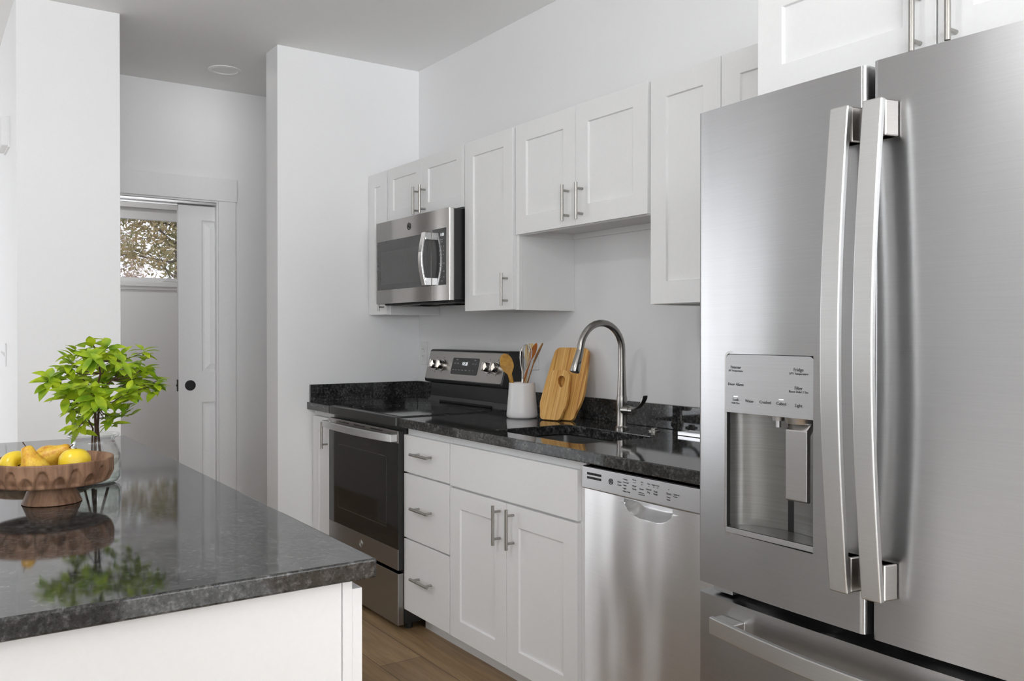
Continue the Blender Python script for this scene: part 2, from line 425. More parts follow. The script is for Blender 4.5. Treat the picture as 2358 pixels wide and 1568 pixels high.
def wall_x(name, x0, x1, y0, y1, openings):
    """wall in a plane of constant x with rectangular openings (y0,y1,z0,z1), sorted by y"""
    mb = MB(); y = y0
    for a, b, c, d in openings:
        if a > y: mb.box(x0, x1, y, a, 0, H)
        if c > 0: mb.box(x0, x1, a, b, 0, c)
        if d < H: mb.box(x0, x1, a, b, d, H)
        y = b
    if y < y1: mb.box(x0, x1, y, y1, 0, H)
    return struct(mb.done(name, 'wall'))
def wall_y(name, y0, y1, x0, x1, openings):
    mb = MB(); x = x0
    for a, b, c, d in openings:
        if a > x: mb.box(x, a, y0, y1, 0, H)
        if c > 0: mb.box(a, b, y0, y1, 0, c)
        if d < H: mb.box(a, b, y0, y1, d, H)
        x = b
    if x < x1: mb.box(x, x1, y0, y1, 0, H)
    return struct(mb.done(name, 'wall'))
DY0, DY1, DZ = -1.665, -0.838, 2.068            # door opening
mb = MB()
mb.box(XH - 0.020, XH, -1.994, DY0, 0, H).box(XH - 0.020, XH, DY1, 0.0, 0, H).box(XH - 0.020, XH, DY0, DY1, DZ, H)      # kitchen-side skin of the pocket wall
mb.box(XH - 0.115, XH - 0.095, -1.994, DY0, 0, H).box(XH - 0.115, XH - 0.095, DY1, 0.0, 0, H).box(XH - 0.115, XH - 0.095, DY0, DY1, DZ, H)
struct(mb.done('wall_hall', 'wall'))
WY0, WY1, WZ0, WZ1 = -1.50, -0.50, 1.66, 2.26
wall_x('wall_bathroom', -2.82, -2.70, -1.994, 0.0, [(WY0, WY1, WZ0, WZ1)])
struct(B('wall_bathroom_side', 'wall', -6.3, XH - 0.0005, -1.9948, -1.88, 0, H))
wall_y('wall_left', -5.6, -5.48, -6.3, 12.5, [(-6.00, -1.50, 0.12, 2.40), (6.75, 11.85, 0.30, 2.50)])  # second opening is unseen, added to let in more light
struct(B('wall_far_left', 'wall', -6.4, -6.3, -5.6, -1.88, 0, H))
wall_x('wall_behind', 12.5, 12.62, -5.6, 0.12, [(-5.05, -0.45, 0.4, 2.6)])
struct(B('wall_light_blocker', 'wall', 4.92, 5.04, -4.3, -1.80, 0, 1.38))  # unseen blocker added behind the camera, shades the island end panel
# living-side window frames (first seen only in reflections, second unseen, added for its light)
for k, (a, b, c, d, n) in enumerate([(-6.00, -1.50, 0.12, 2.40, 4), (6.75, 11.85, 0.30, 2.50, 4)]):
    mb = MB()
    for i in range(n + 1):
        x = a + (b - a) * i / n; mb.box(max(a, x - 0.04), min(b, x + 0.04), -5.57, -5.51, c, d)
    mb.box(a, b, -5.57, -5.51, c, c + 0.05).box(a, b, -5.57, -5.51, d - 0.05, d)
    w = struct(mb.done('window_%d' % (k + 2), 'trimw'))
mb = MB()
for y in (-5.05, -3.54, -2.02, -0.49): mb.box(12.53, 12.59, y, y + 0.04, 0.4, 2.6)
mb.box(12.53, 12.59, -5.05, -0.45, 0.4, 0.45).box(12.53, 12.59, -5.05, -0.45, 2.55, 2.6)
struct(mb.done('window_4', 'trimw'))

# pocket door casing
mb = MB()
mb.box(XH, XH + 0.020, -1.665 - 0.12, -0.7255, 2.078, 2.2155)
mb.box(XH, XH + 0.016, -0.836, -0.733, 0, 2.078).box(XH, XH + 0.016, -1.665 - 0.10, -1.668, 0, 2.078)
struct(mb.done('trim_1', 'trimw', bevel=0.002), 'white flat casing around the pocket door')
mb = MB()
mb.box(XH - 0.115, XH, -0.845, -0.838, 0, 2.07)
struct(mb.done('trim_2', 'trimw', bevel=0.001), 'white jamb strip at the pocket side of the door')
mb = MB()
mb.box(XH - 0.028, XH - 0.002, -1.66, -0.845, 2.052, 2.066).box(XH - 0.112, XH - 0.088, -1.66, -0.845, 2.052, 2.066)
mb.box(XH - 0.070, XH - 0.046, -1.66, -1.062, 2.040, 2.060)
struct(mb.done('trim_3', 'aluminium', bevel=0.001), 'bright sliding track along the head of the door opening')

# pocket door slab: two raised panels, drawn part-way into its pocket
XD = XH - 0.038
dr = bpy.data.objects.new('door_1', None); COL.objects.link(dr); dr.location = (XD, -1.06, 0.0); struct(dr, 'white two-panel pocket door half drawn into the wall')
WL['door_1'] = Vector((XD, -1.06, 0.0))
def doorslab():
    mb = MB(); y0, y1 = -1.060, -0.250; z0, z1 = 0.012, 2.045
    pans = [(y0 + 0.136, y1 - 0.136, 1.037, 1.961), (y0 + 0.136, y1 - 0.136, 0.27, 0.854)]
    ys = [y0, y0 + 0.136, y1 - 0.136, y1]; zs = [z0, 0.27, 0.854, 1.037, 1.961, z1]
    V = {}
    def v(a, b, x):
        if (a, b, x) not in V: V[(a, b, x)] = mb.bm.verts.new((x, a, b))
        return V[(a, b, x)]
    xb = XD - 0.035
    for i in range(3):
        for j in range(5):
            if i == 1 and j in (1, 3): continue
            mb.bm.faces.new((v(ys[i], zs[j], XD), v(ys[i + 1], zs[j], XD), v(ys[i + 1], zs[j + 1], XD), v(ys[i], zs[j + 1], XD)))
    for a, b, c, d in pans:
        loops = [(0, 0), (0.010, -0.010), (0.020, -0.010), (0.050, -0.002)]
        prev = None
        for ins, dep in loops:
            L = [v(a + ins, c + ins, XD + dep), v(b - ins, c + ins, XD + dep), v(b - ins, d - ins, XD + dep), v(a + ins, d - ins, XD + dep)]
            if prev:
                for n in range(4): mb.bm.faces.new((prev[n], prev[(n + 1) % 4], L[(n + 1) % 4], L[n]))
            prev = L
        mb.bm.faces.new(prev)
    bk = [v(y0, z0, xb), v(y1, z0, xb), v(y1, z1, xb), v(y0, z1, xb)]
    mb.bm.faces.new(bk)
    for side in ([v(y0, z, XD) for z in zs], [v(y1, z, XD) for z in zs]):
        y = side[0].co.y
        mb.bm.faces.new(side + [v(y, z1, xb), v(y, z0, xb)])
    for z in (z0, z1):
        mb.bm.faces.new([v(y, z, XD) for y in ys] + [v(y1, z, xb), v(y0, z, xb)])
    return mb
doorslab().done('door_slab', 'trimw', dr, bevel=0.0012)
mb = MB()
n = 32; c = Vector((XD, -0.9925, 0.959))
prof = [(0.0315, -0.001), (0.0315, 0.003), (0.026, 0.004), (0.024, 0.0012), (0.0, 0.0012)]
rings = []
for r_, h_ in prof[:-1]: rings.append(mb.ring(c + Vector((h_, 0, 0)), (1, 0, 0), r_, n))
mb.skin(rings)
mb.done('flush_pull', 'matblack', dr, smooth=True)
mb = MB(); mb.box(XD - 0.026, XD - 0.010, -1.0645, -1.0600, 0.925, 0.995).cyl((XD - 0.018, -1.0690, 0.960), (XD - 0.018, -1.0620, 0.960), 0.006, seg=12)
mb.done('edge_pull', 'matblack', dr)

# bathroom window
wd = bpy.data.objects.new('window_1', None); COL.objects.link(wd); wd.location = (-2.70, -1.0, 1.66); struct(wd, 'small white awning window beyond the pocket door'); WL['window_1'] = Vector((-2.70, -1.0, 1.66))
mb = MB()
mb.box(-2.80, -2.695, WY0, WY0 + 0.03, WZ0, WZ1).box(-2.80, -2.695, WY1 - 0.03, WY1, WZ0, WZ1).box(-2.80, -2.695, WY0, WY1, WZ1 - 0.03, WZ1).box(-2.80, -2.695, WY0, WY1, WZ0, WZ0 + 0.012)
mb.done('frame', 'trimw', wd, bevel=0.002)
mb = MB()
mb.box(-2.775, -2.735, WY0 + 0.03, WY0 + 0.075, WZ0 + 0.012, WZ1 - 0.03).box(-2.775, -2.735, WY1 - 0.075, WY1 - 0.03, WZ0 + 0.012, WZ1 - 0.03)
mb.box(-2.775, -2.735, WY0 + 0.03, WY1 - 0.03, WZ1 - 0.115, WZ1 - 0.03).box(-2.775, -2.735, WY0 + 0.03, WY1 - 0.03, WZ0 + 0.012, WZ0 + 0.040)
mb.done('sash', 'trimw', wd, bevel=0.003)
B('pane', 'pane', -2.757, -2.753, WY0 + 0.07, WY1 - 0.07, WZ0 + 0.035, WZ1 - 0.11, wd)
mb = MB()
mb.box(-2.70, -2.672, WY0 - 0.07, WY1 + 0.07, WZ0 - 0.030, WZ0 + 0.004).box(-2.70, -2.686, WY0 - 0.05, WY1 + 0.05, WZ0 - 0.055, WZ0 - 0.030)
mb.done('stool', 'trimw', wd, bevel=0.002)
mb = MB()
mb.box(-2.735, -2.690, -0.78, -0.60, WZ0 + 0.012, WZ0 + 0.030).cyl((-2.700, -0.70, WZ0 + 0.03), (-2.690, -0.745, WZ0 + 0.04), 0.006, seg=10)
mb.done('crank', 'plastic', wd, bevel=0.002)
# outdoors beyond that window
g = struct(B('ground', 'drygrass', -40, -2.9, -25, 25, -0.6, -0.5))
def outdoor_tree(x, y, r, lean, mats, label, n, zr, spread, seed):
    rnd = random.Random(seed)
    t = thing('garden_tree', label, 'tree', (x, y, -0.5), 'trees outside the small window')
    tr = [(x + lean * k * 0.3, y + lean * k + 0.03 * rnd.uniform(-1, 1), -0.5 + 0.8 * k) for k in range(8)]
    MB().tube(tr, [r * (1 - 0.07 * k) for k in range(8)], 12).done('trunk', 'outbark', t, smooth=True)
    mb = MB(); tips = []
    for k in range(n):
        z = rnd.uniform(*zr); a = rnd.uniform(0, 2 * math.pi); L = rnd.uniform(0.5, spread)
        p = Vector((x, y + lean * (z + 0.5) / 0.8, z - 0.25 * L)); q = Vector((x + L * 0.7 * math.cos(a), y + L * math.sin(a), z + rnd.uniform(-0.2, 0.25)))
        mid = (p + q) / 2 + Vector((0, 0, rnd.uniform(-0.08, 0.12)))
        mb.tube([p, mid, q], [0.018, 0.010, 0.004], 5); tips += [q, mid, (mid + q) / 2, q + Vector((rnd.uniform(-.1, .1), rnd.uniform(-.15, .15), rnd.uniform(-.12, .12)))]
    mb.done('branches', 'outbark', t, smooth=True)
    mb = MB()
    for q in tips:
        for i in range(54):
            d = Vector((rnd.gauss(0, 1), rnd.gauss(0, 1), rnd.gauss(0, 0.7))).normalized(); o = q + Vector((rnd.gauss(0, .10), rnd.gauss(0, .12), rnd.gauss(0, .085)))
            L = rnd.uniform(0.05, 0.13); w = d.cross(Vector((rnd.random(), rnd.random(), rnd.random()))).normalized() * 0.017
            mb.quad(o, o + d * L * .5 + w, o + d * L, o + d * L * .5 - w)
    f = mb.done('needles', mats, t); f['kind'] = 'stuff'
outdoor_tree(-7.6, 0.48, 0.085, 0.012, 'needle', 'grey-trunked pine with olive needles nearest outside the bathroom window', 40, (2.0, 3.5), 1.1, 3)
outdoor_tree(-10.6, -0.45, 0.06, -0.01, 'needleb', 'thin russet tree behind the pine outside the bathroom window', 38, (1.5, 3.2), 1.3, 5)

# ------------------------------------------------------------------ small wall and ceiling fittings
t = thing('recessed_downlight', 'round white recessed downlight in the hallway ceiling', 'light', (-0.595, -0.917, H))
MB().lathe((-0.595, -0.917, H), [(0.090, 0.0), (0.090, -0.004), (0.072, -0.007), (0.066, -0.004), (0.062, 0.03), (0.062, 0.0)], 40).done('trim_ring', 'plastic', t, smooth=True)
MB().lathe((-0.595, -0.917, H), [(0.066, -0.001), (0.040, -0.0015), (0.0, -0.0015)], 32).done('lens', 'plastic', t, smooth=True)

t = thing('door_chime', 'white rectangular chime box high on the bright wall at the left edge', 'chime box', (-0.42, -1.995, 2.21))
B('cover', 'plastic', -0.53, -0.305, -2.030, -1.995, 2.150, 2.285, t, bevel=0.006, bseg=3)
B('base_plate', 'plastic', -0.525, -0.300, -2.003, -1.995, 2.143, 2.288, t, bevel=0.001)
t = thing('light_switch', 'white toggle light switch on the bright wall at the left edge', 'light switch', (-0.56, -1.995, 1.168))
B('plate', 'plastic', -0.597, -0.518, -2.001, -1.995, 1.112, 1.226, t, bevel=0.002)
MB().prism([(-2.001, 1.160), (-2.001, 1.180), (-2.016, 1.188), (-2.017, 1.182)], 'x', -0.563, -0.552).done('toggle', 'plastic', t)

def outlet(label, x0, x1, z0, z1, gang=1):
    t = thing('wall_outlet', label, 'outlet', ((x0 + x1) / 2, 0, (z0 + z1) / 2))
    B('plate', 'plastic', x0, x1, -0.006, 0.0, z0, z1, t, bevel=0.002)
    w = (x1 - x0) / gang
    for k in range(gang):
        xc = x0 + w * (k + 0.5)
        for zc in ((z0 + z1) / 2 - 0.020, (z0 + z1) / 2 + 0.020):
            mb = MB(); mb.lathe((0, 0, 0), [(0.0165, 0), (0.0165, 0.003), (0, 0.003)], 20)
            mb.xform(Matrix.Translation((xc, -0.0055, zc)) @ Matrix.Rotation(R(90), 4, 'X')); rc = mb.done('receptacle', 'plastic', t, smooth=True)
            mb = MB()
            for dx in (-0.006, 0.006): mb.box(xc + dx - 0.001, xc + dx + 0.001, -0.0092, -0.0080, zc - 0.001, zc + 0.007)
            mb.done('slots', 'greyink', rc)
    return t
outlet('white outlet on the back wall in the corner left of the range', 0.018, 0.098, 1.097, 1.227)
outlet('white wide outlet plate behind the utensil crock', 1.038, 1.152, 1.105, 1.225, 2)

# ------------------------------------------------------------------ upper cabinets
YU = -0.313; DT = 0.019
def upper(label, x0, x1, z0, z1, doors, handles, yf=YU, name='wall_cabinet', st=0.073, skirt=True, group='white wall cabinets'):
    """carcass with side panels, recessed bottom, face frame; doors [(x0,x1)], handles [(door index, x, z)]"""
    t = thing(name, label, 'cabinet', ((x0 + x1) / 2, 0, z0), group)
    yc = yf + DT
    zb = z0 + (0.022 if skirt else 0.0)
    mb = MB()
    mb.box(x0, x0 + 0.014, yc + 0.019, -0.001, z0, z1).box(x1 - 0.014, x1, yc + 0.019, -0.001, z0, z1)
    mb.box(x0 + 0.014, x1 - 0.014, -0.016, -0.001, z0, z1)
    mb.box(x0 + 0.014, x1 - 0.014, yc + 0.019, -0.016, z1 - 0.015, z1)
    mb.done('carcass', 'cab', t)
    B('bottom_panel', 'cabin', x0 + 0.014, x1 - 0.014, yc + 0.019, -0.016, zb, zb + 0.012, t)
    mb = MB(); mb.box(x0, x0 + 0.038, yc, yc + 0.019, z0, z1).box(x1 - 0.038, x1, yc, yc + 0.019, z0, z1)
    mb.box(x0 + 0.038, x1 - 0.038, yc, yc + 0.019, z0, z0 + 0.038).box(x0 + 0.038, x1 - 0.038, yc, yc + 0.019, z1 - 0.038, z1)
    if len(doors) > 1:
        xm = (doors[0][1] + doors[1][0]) / 2; mb.box(xm - 0.02, xm + 0.02, yc, yc + 0.019, z0 + 0.038, z1 - 0.038)
    mb.done('face_frame', 'cab', t, bevel=0.001)
    ds = []
    for a, b in doors:
        ds.append(MB().shaker(a, b, z0 + 0.002, z1 - 0.002, yf, DT - 0.0005, st).done('door', 'cab', t, bevel=0.0012))
    for i, x, z in handles: pull(ds[i], x, yf, z, 0.137, 'z')
    return t
upper('narrow white cabinet in the corner left of the microwave', 0.0015, 0.231, 1.372, 2.134, [(0.004, 0.219)], [(0, 0.1863, 1.459)])
upper('white two-door cabinet above the microwave', 0.2325, 1.0085, 1.846, 2.134, [(0.236, 0.606), (0.610, 0.996)], [(0, 0.5752, 1.925), (1, 0.6422, 1.926)], st=0.060, skirt=False)
upper('tall single-door white cabinet just right of the microwave', 1.0100, 1.4115, 1.372, 2.134, [(1.0115, 1.3915)], [(0, 1.3541, 1.459)], st=0.069)
upper('short two-door white cabinet above the faucet and sink', 1.4130, 2.2090, 1.680, 2.134, [(1.4145, 1.8055), (1.8090, 2.1990)], [(0, 1.7677, 1.769), (1, 1.8515, 1.767)])
upper('tall white cabinet partly hidden behind the refrigerator', 2.2105, 2.8600, 1.372, 2.134, [(2.2150, 2.5235), (2.5270, 2.8500)], [])
upper('deep white two-door cabinet above the refrigerator', 2.9445, 3.8640, 1.846, 2.134, [(2.9480, 3.4020), (3.4060, 3.8600)], [(0, 3.3688, 1.922), (1, 3.4441, 1.924)], yf=-0.65, skirt=False)

# ------------------------------------------------------------------ base cabinets
YB = -0.6426; YF = -0.6236
def base_carcass(t, x0, x1, toe=True, side=0.016):
    mb = MB()
    mb.box(x0, x0 + side, YF + 0.019, -0.001, 0.105, 0.876).box(x1 - side, x1, YF + 0.019, -0.001, 0.105, 0.876)
    mb.box(x0 + side, x1 - side, YF + 0.019, -0.001, 0.105, 0.120).box(x0 + side, x1 - side, -0.012, -0.001, 0.120, 0.876)
    mb.done('carcass', 'cab', t)
def face_frame(t, x0, x1, rails, mids=()):
    mb = MB(); mb.box(x0, x0 + 0.030, YF, YF + 0.019, 0.105, 0.876).box(x1 - 0.030, x1, YF, YF + 0.019, 0.105, 0.876)
    for a, b in rails: mb.box(x0 + 0.030, x1 - 0.030, YF, YF + 0.019, a, b)
    mb.done('face_frame', 'cab', t, bevel=0.001)
t = thing('base_cabinet', 'narrow white base cabinet left of the range', 'cabinet', (0.14, 0, 0), 'white base cabinets')
base_carcass(t, 0.0015, 0.285); face_frame(t, 0.0015, 0.285, [(0.105, 0.14), (0.845, 0.876)])
B('toe_kick', 'cab', 0.0015, 0.285, -0.545, -0.533, 0.0, 0.105, t)
d = MB().shaker(0.022, 0.270, 0.097, 0.845, YB, DT - 0.0005, 0.073).done('door', 'cab', t, bevel=0.0012)
pull(d, 0.2167, YB, 0.759, 0.137, 'z')
t = thing('drawer_base_cabinet', 'white three-drawer base cabinet right of the range', 'cabinet', (1.24, 0, 0), 'white base cabinets')
base_carcass(t, 1.0560, 1.4355); face_frame(t, 1.0560, 1.4355, [(0.105, 0.13), (0.39, 0.42), (0.67, 0.70), (0.838, 0.876)])
B('toe_kick', 'cab', 1.0640, 1.4355, -0.545, -0.533, 0.0, 0.105, t)
for (a, b, hz) in ((0.686, 0.8435, 0.7722), (0.4065, 0.6785, 0.5462), (0.0965, 0.3995, 0.2536)):
    d = B('drawer', 'cab', 1.0515, 1.4325, YB, YF - 0.0005, a, b, t, bevel=0.0015)
    pull(d, 1.2385, YB, hz, 0.148, 'x')
t = thing('sink_base_cabinet', 'white two-door cabinet beneath the sink', 'cabinet', (1.84, 0, 0), 'white base cabinets')
base_carcass(t, 1.4365, 2.2535); face_frame(t, 1.4365, 2.2535, [(0.105, 0.13), (0.66, 0.70), (0.838, 0.876)])
B('toe_kick', 'cab', 1.4365, 2.2535, -0.545, -0.533, 0.0, 0.105, t)
B('false_drawer_front', 'cab', 1.4395, 2.2315, YB, YF - 0.0005, 0.682, 0.8445, t, bevel=0.0015)
for a, b, hx in ((1.4395, 1.8310, 1.7924), (1.8340, 2.2315, 1.8777)):
    d = MB().shaker(a, b, 0.0960, 0.6735, YB, DT - 0.0005, 0.073).done('door', 'cab', t, bevel=0.0012)
    pull(d, hx, YB, 0.592, 0.141, 'z')

# ------------------------------------------------------------------ worktops
ZC0, ZC1 = 0.8765, 0.914
YC = -0.668
t = thing('countertop', 'short black granite counter in the corner left of the range', 'countertop', (0.14, 0, ZC0), 'black granite worktops along the wall')
MB().box(0.001, 0.297, YC, -0.001, ZC0, ZC1).done('slab', 'granite', t, bevel=0.003)
tag(B('backsplash', 'granite', 0.001, 0.021, -0.654, -0.0225, ZC1, 1.005, bevel=0.002), 'black granite backsplash along the end wall left of the range', 'backsplash', 'granite backsplashes')
tag(B('backsplash', 'granite', 0.001, 0.298, -0.022, -0.001, ZC1, 1.005, bevel=0.002), 'short black granite backsplash on the back wall left of the range', 'backsplash', 'granite backsplashes')
t = thing('countertop', 'long black granite counter holding the sink and faucet', 'countertop', (1.9, 0, ZC0), 'black granite worktops along the wall')
SX0, SX1, SY0, SY1 = 1.655, 2.160, -0.580, -0.235
mb = MB()
def slab_hole(mb, x0, x1, y0, y1, z0, z1, hx0, hx1, hy0, hy1, rr=0.03):
    hole = []
    for cx, cy, a0 in ((hx1 - rr, hy1 - rr, 0), (hx0 + rr, hy1 - rr, 90), (hx0 + rr, hy0 + rr, 180), (hx1 - rr, hy0 + rr, 270)):
        hole += [(cx + rr * math.cos(R(a0 + 15 * k)), cy + rr * math.sin(R(a0 + 15 * k))) for k in range(7)]
    outer = [(x1, y1), (x0, y1), (x0, y0), (x1, y0)]
    T, Bt = {}, {}
    for z, D in ((z1, T), (z0, Bt)):
        D['o'] = [mb.bm.verts.new((*p, z)) for p in outer]; D['h'] = [mb.bm.verts.new((*p, z)) for p in hole]
        for q in range(4):                     # corner fan of each quarter, then the strip to the next corner
            hq = D['h'][q * 7:(q + 1) * 7]
            for a, b in zip(hq, hq[1:]): mb.bm.faces.new((D['o'][q], a, b))
            nq = (q + 1) % 4; mb.bm.faces.new((D['o'][q], hq[-1], D['h'][nq * 7], D['o'][nq]))
    for k in ('o', 'h'):
        n = len(T[k])
        for i in range(n):
            j = (i + 1) % n; mb.bm.faces.new((T[k][i], T[k][j], Bt[k][j], Bt[k][i]))
slab_hole(mb, 1.0585, 2.940, YC, -0.001, ZC0, ZC1, SX0, SX1, SY0, SY1)
mb.done('slab', 'granite', t, bevel=0.003)
tag(B('backsplash', 'granite', 1.0585, 2.940, -0.021, -0.001, ZC1, 1.005, bevel=0.002), 'long black granite backsplash behind the crock, boards and faucet', 'backsplash', 'granite backsplashes')
t = thing('sink', 'dark stainless undermount sink set in the granite counter', 'sink', (1.907, -0.41, 0.70))
mb = MB()
def rrect(x0, x1, y0, y1, rr, z, n=6):
    pts = []
    for cx, cy, a0 in ((x1 - rr, y1 - rr, 0), (x0 + rr, y1 - rr, 90), (x0 + rr, y0 + rr, 180), (x1 - rr, y0 + rr, 270)):
        pts += [(cx + rr * math.cos(R(a0 + 90 * k / n)), cy + rr * math.sin(R(a0 + 90 * k / n)), z) for k in range(n + 1)]
    return pts
lv = [(0.012, 0.876, 0.03), (0.0, 0.876, 0.03), (-0.006, 0.872, 0.03), (-0.004, 0.69, 0.035), (-0.03, 0.682, 0.04)]
rings = []
for o_, z_, r_ in lv: rings.append([mb.bm.verts.new(p) for p in rrect(SX0 - o_ - 0.004, SX1 + o_ + 0.004, SY0 - o_ - 0.004, SY1 + o_ + 0.004, r_, z_)])
mb.skin(rings, cap=False); mb.bm.faces.new(rings[-1])
mb.done('basin', 'sinksteel', t, smooth=True, ang=50)
MB().lathe((1.907, -0.40, 0.682), [(0.045, 0.0005), (0.045, 0.003), (0.036, 0.004), (0.030, 0.001), (0.0, 0.001)], 28).done('drain', 'chrome', t, smooth=True)

# faucet
fx, fy = 1.907, -0.167
t = thing('faucet', 'tall gooseneck pull-down faucet in dark brushed nickel', 'faucet', (fx, fy, ZC1))
MB().lathe((fx, fy, ZC1), [(0.0, 0), (0.0245, 0), (0.0245, 0.008), (0.0215, 0.010), (0.0195, 0.014), (0.0190, 0.075), (0.0205, 0.095), (0.0200, 0.118), (0.0178, 0.128), (0.0, 0.128)], 32).done('body', 'faucet', t, smooth=True)
pts, rad = [], []
for k in range(8): pts.append((fx, fy, ZC1 + 0.126 + 0.172 * k / 7)); rad.append(0.0178 - 0.0048 * min(1, k / 5))
for k in range(1, 17):
    a = math.pi * k / 16 * 0.96
    pts.append((fx, fy - 0.100 + 0.100 * math.cos(a), 1.212 + 0.101 * math.sin(a))); rad.append(0.0130)
e = Vector(pts[-1]); d_ = (e - Vector(pts[-2])).normalized()
pts.append(tuple(e + d_ * 0.012)); rad.append(0.0130)
MB().tube(pts, rad, 20).done('neck', 'faucet', t, smooth=True)
e2 = e + d_ * 0.0125; dd = (d_ + Vector((0, -0.18, -0.2))).normalized()
mb = MB(); mb.tube([e2, e2 + dd * 0.004, e2 + dd * 0.05, e2 + dd * 0.078, e2 + dd * 0.082], [0.0135, 0.0142, 0.0165, 0.0190, 0.0175], 24)
sh = mb.done('spray_head', 'faucet', t, smooth=True)
q = e2 + dd * 0.0822
mb = MB(); mb.cyl(q - dd * 0.001, q + dd * 0.001, 0.0150, seg=24); mb.done('nozzle_ring', 'rubber', sh)
mb = MB(); qb = e2 + dd * 0.045 + Vector((0.0155, 0, 0)); mb.cyl(qb, qb + Vector((0.004, 0, 0)), 0.005, seg=14); mb.done('spray_button', 'rubber', sh)
mb = MB(); zl = ZC1 + 0.073
mb.cyl((fx + 0.010, fy, zl), (fx + 0.046, fy, zl + 0.001), 0.0175, 0.0160, seg=24).cyl((fx + 0.0475, fy, zl), (fx + 0.066, fy, zl), 0.0160, 0.0140, seg=24)
mb.done('valve_hub', 'faucet', t, smooth=True)
mb = MB()
LV = [(0.058, 0.010, .011), (0.078, 0.010, .010), (0.098, 0.018, .0085), (0.114, 0.033, .0085), (0.122, 0.047, .0095), (0.125, 0.058, .0085)]
rings = []
for dx, dz, w in LV:
    c = Vector((fx + dx, fy, zl + dz)); rings.append([mb.bm.verts.new(c + Vector((0.0030 * sx * (1 if dx < .11 else 1.2), w * 1.25 * sy, 0.0030 * sx))) for sx, sy in ((-1, -1), (1, -1), (1, 1), (-1, 1))])
mb.skin(rings); mb.done('lever', 'faucet', t, smooth=True, bevel=0.0015)
t = thing('air_switch_button', 'small round nickel button on the counter right of the faucet', 'button', (2.03, -0.118, ZC1))
MB().lathe((2.03, -0.118, ZC1), [(0.0, 0), (0.023, 0), (0.023, 0.004), (0.017, 0.006), (0.0135, 0.006), (0.0, 0.006)], 28).done('base_ring', 'nickel', t, smooth=True)
MB().lathe((2.03, -0.118, ZC1), [(0.012, 0.006), (0.012, 0.011), (0.010, 0.013), (0.0, 0.013)], 24).done('push_cap', 'nickel', t, smooth=True)
t = thing('sponge_tray', 'low silver tray on the counter beside the refrigerator', 'tray', (2.27, -0.105, ZC1))
mb = MB(); x0, x1, y0, y1 = 2.165, 2.40, -0.135, -0.075
mb.box(x0, x1, y0, y1, ZC1, ZC1 + 0.003).box(x0, x1, y0, y0 + 0.003, ZC1, ZC1 + 0.014).box(x0, x1, y1 - 0.003, y1, ZC1, ZC1 + 0.014).box(x0, x0 + 0.003, y0, y1, ZC1, ZC1 + 0.014).box(x1 - 0.003, x1, y0, y1, ZC1, ZC1 + 0.014)
mb.done('tray_body', 'aluminium', t, bevel=0.001)

# ------------------------------------------------------------------ range
RX0, RX1 = 0.300, 1.0500
t = thing('range', 'freestanding stainless and black electric range with glass cooktop', 'range', (0.678, -0.33, 0))
B('body', 'black', RX0 + 0.002, RX1 - 0.002, -0.640, -0.030, 0.030, 0.885, t)
for x in (RX0 + 0.04, RX1 - 0.035):
    for y in (-0.60, -0.08): MB().cyl((x, y, 0.0), (x, y, 0.032), 0.016, seg=14).done('levelling_foot', 'matblack', t, smooth=True)
mb = MB()                                                   # cooktop with rounded front corners and thick lip
pl = [(RX0, -0.060), (RX0, -0.650)] + [(RX0 + 0.022 - 0.022 * math.cos(R(a)), -0.650 - 0.022 * math.sin(R(a))) for a in (30, 60, 90)] + \
     [(RX1 - 0.022 + 0.022 * math.sin(R(a)), -0.650 - 0.022 * math.cos(R(a))) for a in (0, 30, 60)] + [(RX1, -0.650), (RX1, -0.060)]
mb.prism(pl, 'z', 0.8765, 0.9165)
ck = mb.done('cooktop', 'black', t, bevel=0.004, bseg=3)
mb = MB(); mb.box(RX0 + 0.018, RX1 - 0.018, -0.645, -0.110, 0.9165, 0.9185); gl_ = mb.done('cooktop_glass', 'blackglass', ck, bevel=0.001)
mb = MB()
def flat_ring(mb, cx, cy, z, r, w=0.0015, seg=48):
    a = mb.ring((cx, cy, z), (0, 0, 1), r, seg); b = mb.ring((cx, cy, z), (0, 0, 1), r - w, seg); mb.skin([a, b], cap=False)
for cx, cy, r in ((0.49, -0.50, 0.115), (0.87, -0.50, 0.09), (0.49, -0.24, 0.08), (0.87, -0.24, 0.10)):
    for q_ in (r, r * 0.62):
        mb = MB(); flat_ring(mb, cx, cy, 0.91875, q_); mb.done('burner_ring', 'greyink', ck)
# backguard: riser, vent trim, sloped console with rounded ends
mb = MB(); mb.prism([(-0.020, 0.9165), (-0.112, 0.9165), (-0.095, 0.945), (-0.088, 1.030), (-0.020, 1.030)], 'x', RX0 + 0.004, RX1 - 0.006)
mb.done('riser', 'black', t, bevel=0.003)
mb = MB(); mb.box(RX0 + 0.13, RX1 - 0.13, -0.116, -0.108, 0.920, 0.930)
mb.done('vent_slot', 'matblack', t, bevel=0.002)
con = MB(); con.prism([(-0.012, 1.012), (-0.088, 1.012), (-0.127, 1.022), (-0.130, 1.034), (-0.092, 1.183), (-0.084, 1.190), (-0.012, 1.190)], 'x', RX0 - 0.0, RX1 - 0.012)
con = con.done('console', 'black', t, bevel=0.004, bseg=3)
def on_slope(x, h, off=0.0):                                  # h metres above the console's lower edge, along the slope
    y = -0.1300 + 0.038 * h / 0.1538; z = 1.034 + 0.149 * h / 0.1538
    n = Vector((0, -0.149, -0.038 * -1)).normalized(); n = Vector((0, -0.969, 0.247))
    return Vector((x, y, z)) + n * off
